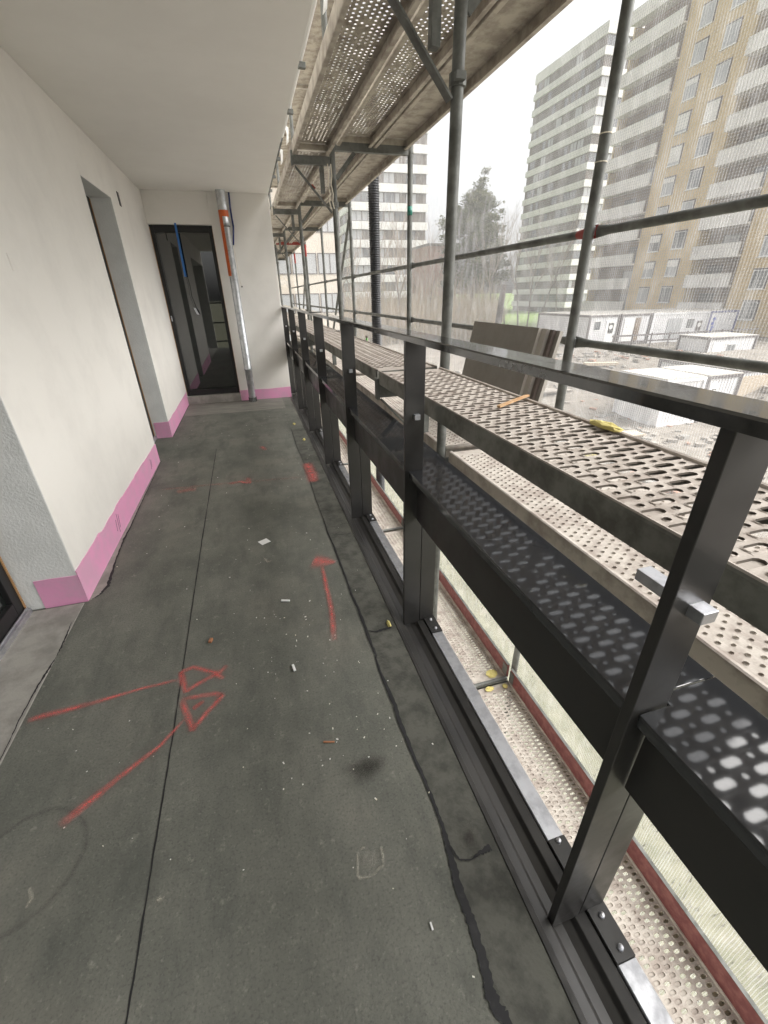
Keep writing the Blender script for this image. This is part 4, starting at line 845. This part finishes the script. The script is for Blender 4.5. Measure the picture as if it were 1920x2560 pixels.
# beige building closing the view at the far left, and the low brick block
bd = empty('beige_building', (0,0,0)); tag(bd, 'pale beige building straight ahead behind the far scaffold', 'building')
m = MB(); m.box(-6.0, 40.0, -5.9, 8.0, 54.0, 13.0); m.build('wall', 'beige', bd)
for i in range(5):
    for j in range(3):
        f = inst('window', WM[1][0], bd, (2.0+j*2.1, 39.995, -3.0+2.9*i)); inst('pane', WM[1][1], f)
m = MB(); m.box(-6.2,39.8,13.002,8.2,54.2,13.4); m.build('roof', 'spandrel', bd)
bk = empty('brick_block', (0,0,0)); tag(bk, 'low red brick block between the white high-rise and the pine', 'building')
m = MB(); m.box(27.8,70.0,-3.6,31.5,78.0,7.6); m.build('wall', 'redbrick', bk); m = MB(); m.box(27.6,69.8,7.602,31.7,78.2,7.9); m.build('roof', 'core', bk)

# ================================================================== SITE CABINS
def cabin(name, label, x0, x1, y0, y1, z0, z1, frame_m, feats=(), group='site cabins'):
    t = empty(name, ((x0+x1)/2,y0,z0)); tag(t, label, 'site cabin', group); ox, oy = (x0+x1)/2, y0; W2 = (x1-x0)/2; D = y1-y0; H_ = z1-z0
    b_ = MB(); b_.box(-W2+0.08,0.08,0.1,W2-0.08,D-0.08,H_-0.12); b_.build('body', 'container', t)
    rb_ = MB(); n = int((2*W2-0.4)/0.22)
    for i in range(n): x = -W2+0.22+i*0.22; rb_.box(x,0.055,0.16,x+0.11,0.079,H_-0.2)
    n = int((D-0.4)/0.22)
    for i in range(n): y = 0.2+i*0.22; rb_.box(-W2+0.055,y,0.16,-W2+0.079,y+0.11,H_-0.2)
    rb_.build('corrugation', 'container', t)
    f = MB(); q = 0.16
    for x in (-W2, W2-q):
        f.box(x,0,0,x+q,q,H_-0.001); f.box(x,D-q,0,x+q,D,H_-0.001)
        f.box(x,q+0.001,0,x+q,D-q-0.001,q); f.box(x,q+0.001,H_-q,x+q,D-q-0.001,H_-0.001)
    f.box(-W2+q+0.001,0,0,W2-q-0.001,q,q); f.box(-W2+q+0.001,0,H_-q,W2-q-0.001,q,H_-0.001)
    f.build('frame', frame_m, t)
    ro = MB(); ro.box(-W2+0.02,0.02,H_,W2-0.02,D-0.02,H_+0.05); ro.build('roof', 'controof', t)
    for (nm, xa, xb, za, zb_, m_) in feats:
        g_ = MB(); g_.box(xa,0.02,za,xb,0.053,zb_); o_ = g_.build(nm, m_, t, bevel=0.01)
        if nm == 'window':
            h_ = MB(); h_.box(xa-0.08,0.025,za-0.08,xb+0.08,0.050,za-0.001); h_.box(xa-0.08,0.025,zb_+0.001,xb+0.08,0.05,zb_+0.08); h_.build('window_frame', 'white', o_)
        if nm == 'notice_board':
            h_ = MB(); h_.tube(((xa+xb)/2,0.0195,(za+zb_)/2+0.1),((xa+xb)/2,0.010,(za+zb_)/2+0.1),0.2,16); h_.build('white_disc', 'white', o_)
    return t
Z0, Z1 = -3.42, -0.80
cabin('site_cabin', 'white site cabin at the left end of the upper row, dark posts, window and notice', 29.3, 32.6, 34.5, 42.3, Z0, Z1, 'contframe', [('window',-1.0,-0.4,1.4,2.1,'pane'),('door',0.25,1.25,0.2,2.2,'white'),('notice_board',0.5,1.1,1.05,1.95,'contframe')])
cabin('site_cabin', 'white site cabin with an open brown doorway, second in the upper row', 32.75, 36.2, 34.5, 42.0, Z0, Z1, 'contframe', [('door',-1.3,-0.2,0.2,2.25,'white'),('notice_board',-1.0,-0.55,1.5,1.6,'redbrick'),('doorway',-0.05,0.55,0.2,2.3,'brick')])
cabin('site_cabin', 'wide white site cabin with grey door, window and notice, third in the upper row', 36.35, 43.2, 34.5, 41.0, Z0, Z1, 'container', [('door',-1.5,0.2,0.2,2.1,'panelight'),('window',0.9,1.7,1.2,2.0,'pane'),('notice_board',2.1,2.75,0.9,1.8,'contframe')])
t = cabin('site_cabin', 'white site cabin with blue frame and blue marks, right end of upper row', 43.3, 46.9, 34.5, 41.0, Z0, Z1, 'contblue', [])
bm = MB()
for i, (x, z) in enumerate(((-1.1,1.9),(-1.2,1.5),(-1.1,1.15),(-1.2,0.8))): bm.obox((x,0.045,z),(0.16,0,0.05),(0,0.008,0),(0.05,0,-0.14))
bm.build('blue_print', 'bluemark', t)
cabin('site_cabin', 'low corrugated white container right behind the railing, near row', 21.0, 23.75, 18.0, 21.3, -5.72, -3.12, 'container')
cabin('site_cabin', 'white container with dark frame and small dark door, near row', 23.9, 26.4, 18.0, 21.3, -5.72, -3.10, 'contframe', [('door',-1.0,-0.3,0.15,2.2,'white'),('notice_board',-0.8,-0.45,1.2,1.9,'brick')])
cabin('site_cabin', 'timber coloured open container frame at the right edge, near row', 26.7, 30.0, 18.6, 24.0, -5.72, -3.05, 'contframe', [('doorway',-1.4,1.4,0.3,2.3,'palewood')])
cabin('site_cabin', 'white container between the two rows at the right edge', 34.8, 40.0, 27.2, 30.0, -4.9, -2.3, 'contframe', [('door',-2.0,-1.0,0.2,2.2,'white'),('window',-0.4,0.4,1.2,2.0,'pane')])
# retaining hoarding and handrail between the rows
hb = empty('site_hoarding', (0,0,0)); tag(hb, 'grey panel hoarding on the bank below the upper cabins', 'hoarding')
for i in range(9):
    x0 = 19.5+i*1.45; m = MB(); m.box(x0,29.2+0.05*(i%2),-5.35,x0+1.38,29.27+0.05*(i%2),-4.0); m.build('panel', 'slab', hb)
for i in range(10):
    m = MB(); x0 = 19.44+i*1.45; m.box(x0-0.05,29.05,-5.5,x0+0.02,29.15,-3.85); m.build('post', 'contframe', hb)
hr = empty('site_handrail', (0,0,0)); tag(hr, 'brown timber handrail with two rails in front of the upper cabins', 'handrail')
for z in (-2.95, -2.45): m = MB(); m.box(30.0,32.2,z,47.0,32.26,z+0.13); m.build('rail', 'contframe', hr)
for i in range(9): m = MB(); x = 30.2+i*2.05; m.box(x,32.27,-4.2,x+0.09,32.36,-2.25); m.build('post', 'contframe', hr)
# site clutter
rr = random.Random(21)
CL = [((13.2,14.6),2.4,0.5,0.12,'slab','flat grey boards stacked on the dirt below the near container'),((15.0,15.2),1.8,0.9,0.14,'yellow','yellow formwork sheet lying before the near container'),((16.8,15.6),3.2,0.25,0.14,'palewood','brown timber beam lying before the near container'),((14.2,17.2),1.4,1.0,0.3,'concrete','pale pallet of slabs on the dirt'),((18.3,17.0),1.2,0.8,0.25,'palewood','low timber pallet beside the near container'),((12.5,18.5),1.3,0.9,0.5,'white','white insulation pack on the dirt'),((19.6,25.5),2.6,1.2,0.15,'slab','grey sheet on the dirt behind the near container'),((24.2,26.6),2.4,0.6,0.18,'palewood','brown beam on the ground behind the near containers'),((16.0,21.5),1.6,1.1,0.35,'concrete','pale block of rubble on the dirt')]
for (p, L, W_, H_, m_, lb) in CL:
    mb = MB(); k = max(1, int(H_/0.06))
    for j in range(k): mb.obox((rr.uniform(-.05,.05),rr.uniform(-.05,.05),(j+0.5)*H_/k),(L/2*rr.uniform(.9,1),0,0),(0,W_/2*rr.uniform(.9,1),0),(0,0,H_/k/2-0.004))
    o = mb.build('site_material', m_, loc=(p[0],p[1],gz(*p)+0.05)); o.rotation_euler[2] = rr.uniform(-0.6,0.6); tag(o, lb, 'building material')
for i in range(16):
    x, y = rr.uniform(12,30), rr.uniform(12.5,30)
    if 20 < x < 31 and 17 < y < 25: continue
    pass
rbm = MB()
for i in range(1100):
    x, y = rr.uniform(10,34), rr.uniform(10,31); s = rr.uniform(0.03,0.16); an = rr.uniform(0,3)
    rbm.obox((x,y,gz(x,y)+s*0.4),(math.cos(an)*s*1.6,math.sin(an)*s*1.6,0),(-math.sin(an)*s,math.cos(an)*s,0),(0,0,s*0.5), rr.choice([0,0,1,2]))
tag(rbm.build('rubble', ['slab','concrete','redbrick']), 'rubble strewn over the dirt of the building site', 'rubble', kind='stuff')

# ================================================================== TREES
def bare_tree(seed, H, trunk_r, spread, levels=4, lean=0.0):
    r = random.Random(seed); tk = MB(); br = MB()
    def grow(p, d, L, rad, lev, mb):
        n = 3 if lev < 2 else 2; q = p
        for i in range(n):
            d = (d+Vector((r.uniform(-.16,.16),r.uniform(-.16,.16),r.uniform(-.02,.12)))).normalized(); q2 = q+d*(L/n); r2 = rad*(1-0.25*(i+1)/n*1.2)
            mb.tube(q, q2, rad*(1-0.3*i/n), 6 if lev == 0 else (4 if lev < 3 else 3), max(r2*0.95,0.004), cap=False); q = q2
            if lev < levels and (i > 0 or lev > 0):
                for _ in range(2 if lev < 2 else r.choice([1,2,2])):
                    ax = Vector((r.uniform(-1,1),r.uniform(-1,1),r.uniform(0.1,0.9))).normalized()
                    grow(q, (d*0.9+ax*spread).normalized(), L*r.uniform(0.42,0.62), max(rad*0.48,0.006), lev+1, br)
        return
    grow(Vector((0,0,-0.3)), Vector((lean,0,1)).normalized(), H*0.55, trunk_r, 0, tk)
    return tk.mesh('trunk', 'bark'), br.mesh('crown', 'twig')
TV = [bare_tree(1, 13, 0.13, 0.75), bare_tree(2, 15, 0.13, 0.6), bare_tree(3, 11, 0.10, 0.85), bare_tree(4, 14, 0.11, 0.7)]
spots = []   # azimuth (degrees), distance, variant, scale
for i, az in enumerate((11.5,13.2,14.8,16.1,17.6,19.0,20.4,21.9,23.3,24.8,26.2,27.4)): spots.append((az, 52+((i*37)%23), i%4, (0.82+((i*13)%5)*0.06)*(0.55 if az > 23 else 1.0)))
spots += [(29.4,60,1,0.85),(31.0,76,3,1.1),(32.6,70,0,1.0),(33.6,66,2,1.1),(35.0,78,1,1.0),(36.6,82,3,1.0),(28.3,76,2,1.0),(25.3,80,1,0.8),(22.4,84,0,1.0)]
pos_words = ['leftmost of the wood','second from the left in the wood','third from the left in the wood','fourth from the left in the wood','fifth from the left in the wood','in the middle of the wood, left of the grey inner tube','in the middle of the wood','just left of the thick inner tube','behind the thick inner tube','right of the thick inner tube','left of the pine','under the pine crown','right beside the pine trunk','with twigs against the sky right of the pine','before the left edge of the right white tower','before the dark lower floors of the right white tower','low before the right white tower','before the corner of the right white tower','slender one behind the pine','tall one behind the wood, right','tall one behind the wood, left']
for i, (az, d, v, s) in enumerate(spots):
    x, y = d*math.sin(math.radians(az)), d*math.cos(math.radians(az)); t = empty('bare_tree', (x,y,gz(x,y)), R.uniform(0,6.28)); t.scale = (s,s,s)
    inst('trunk', TV[v][0], t); inst('crown', TV[v][1], t); tag(t, 'leafless winter tree, '+pos_words[i], 'tree', 'bare trees of the wood')
# dark leaning trunk
x, y = 44*math.sin(math.radians(30.1)), 44*math.cos(math.radians(30.1)); t = empty('dead_trunk', (x,y,gz(x,y))); tag(t, 'dark broken tree trunk standing before the lawn', 'tree trunk')
m = MB(); m.tube((0,0,-0.3),(0.15,0,2.2),0.36,10,0.30,cap=False); m.tube((0.15,0,2.2),(0.35,0,5.2),0.30,10,0.24); m.build('trunk', 'darkbark', t, smooth=True)
m = MB(); m.tube((0.2,0,2.6),(0.7,0.1,3.0),0.06,5,0.03); m.tube((0.28,0,3.6),(-0.2,0,4.1),0.05,5,0.02); m.build('stub', 'darkbark', t)
# pine
x, y = 70*math.sin(math.radians(26.9)), 70*math.cos(math.radians(26.9)); t = empty('pine_tree', (x,y,gz(x,y))); tag(t, 'tall dark green pine standing alone against the pale sky', 'tree')
m = MB(); m.tube((0,0,-0.3),(0.1,0,9),0.30,8,0.22,cap=False); m.tube((0.1,0,9),(0.3,0,17),0.22,8,0.06); m.build('trunk', 'bark', t)
rr = random.Random(12); nb = MB(); lb = MB()
cl = []
for i in range(250):
    z = rr.uniform(5.5,16.2); f = (z-7)/9.4; wid = (4.9 if f < 0.66 else 4.9*(1-(f-0.66)/0.37))*(0.82+0.18*math.sin(i*2.1))
    an = rr.uniform(0,6.28); rad = max(0.3,wid)*math.sqrt(rr.random()); cl.append((Vector((rad*math.cos(an)+0.0,rad*math.sin(an),z+rr.uniform(-.3,.3))), rr.uniform(0.5,1.0)))
cl += [(Vector((0.5,0,17.6)),0.6),(Vector((1.0,0.3,18.6)),0.5),(Vector((0.1,-0.2,17.0)),0.8),(Vector((-3.4,0,12.2)),0.8),(Vector((3.0,0,13.6)),0.6),(Vector((3.6,0,14.3)),0.4)]
for c_, s in cl:
    b0 = Vector((0.15,0,c_.z-1.4)); lb.tube(b0, c_, 0.05, 4, 0.015, cap=False)
    for j in range(int(170*s)):
        dd = Vector((rr.gauss(0,1),rr.gauss(0,1),rr.gauss(0,0.6))); p_ = c_+dd*s*0.48; q_ = Vector((rr.uniform(-1,1),rr.uniform(-1,1),rr.uniform(-.4,1))).normalized()*rr.uniform(0.18,0.45); w_ = q_.orthogonal().normalized()*rr.uniform(0.05,0.11)
        nb.add([p_-w_,p_+w_,p_+q_+w_*0.6,p_+q_-w_*0.6], [(0,1,2,3)])
nb.build('crown', 'needles', t); lb.build('limbs', 'bark', t)
# brown thicket filling the wood
th = MB(); rr = random.Random(33)
for i in range(11000):
    az = math.radians(rr.uniform(9.5,30.0)); d = rr.uniform(46,86); x, y = d*math.sin(az), d*math.cos(az); h_ = rr.uniform(0.8,3.8)*(1.0 if rr.random() < 0.85 else 1.6); z = gz(x,y)+rr.uniform(-0.2,1.2)
    dx, dy = rr.uniform(-1.5,1.5), rr.uniform(-1.5,1.5); w_ = rr.uniform(0.015,0.05)
    th.add([(x-w_,y,z),(x+w_,y,z),(x+dx+w_*0.3,y+dy,z+h_),(x+dx-w_*0.3,y+dy,z+h_)], [(0,1,2,3)])
    for _ in range(2):
        t_ = rr.uniform(0.3,0.8); p_ = Vector((x+dx*t_,y+dy*t_,z+h_*t_)); q_ = p_+Vector((rr.uniform(-1,1),rr.uniform(-1,1),rr.uniform(0.2,1.2)))
        th.add([p_+Vector((0,0,-0.02)),p_+Vector((0,0,0.02)),q_], [(0,1,2)])
tag(th.build('thicket', 'thicket'), 'brown leafless thicket filling the wood beyond the scaffold', 'thicket', kind='stuff')
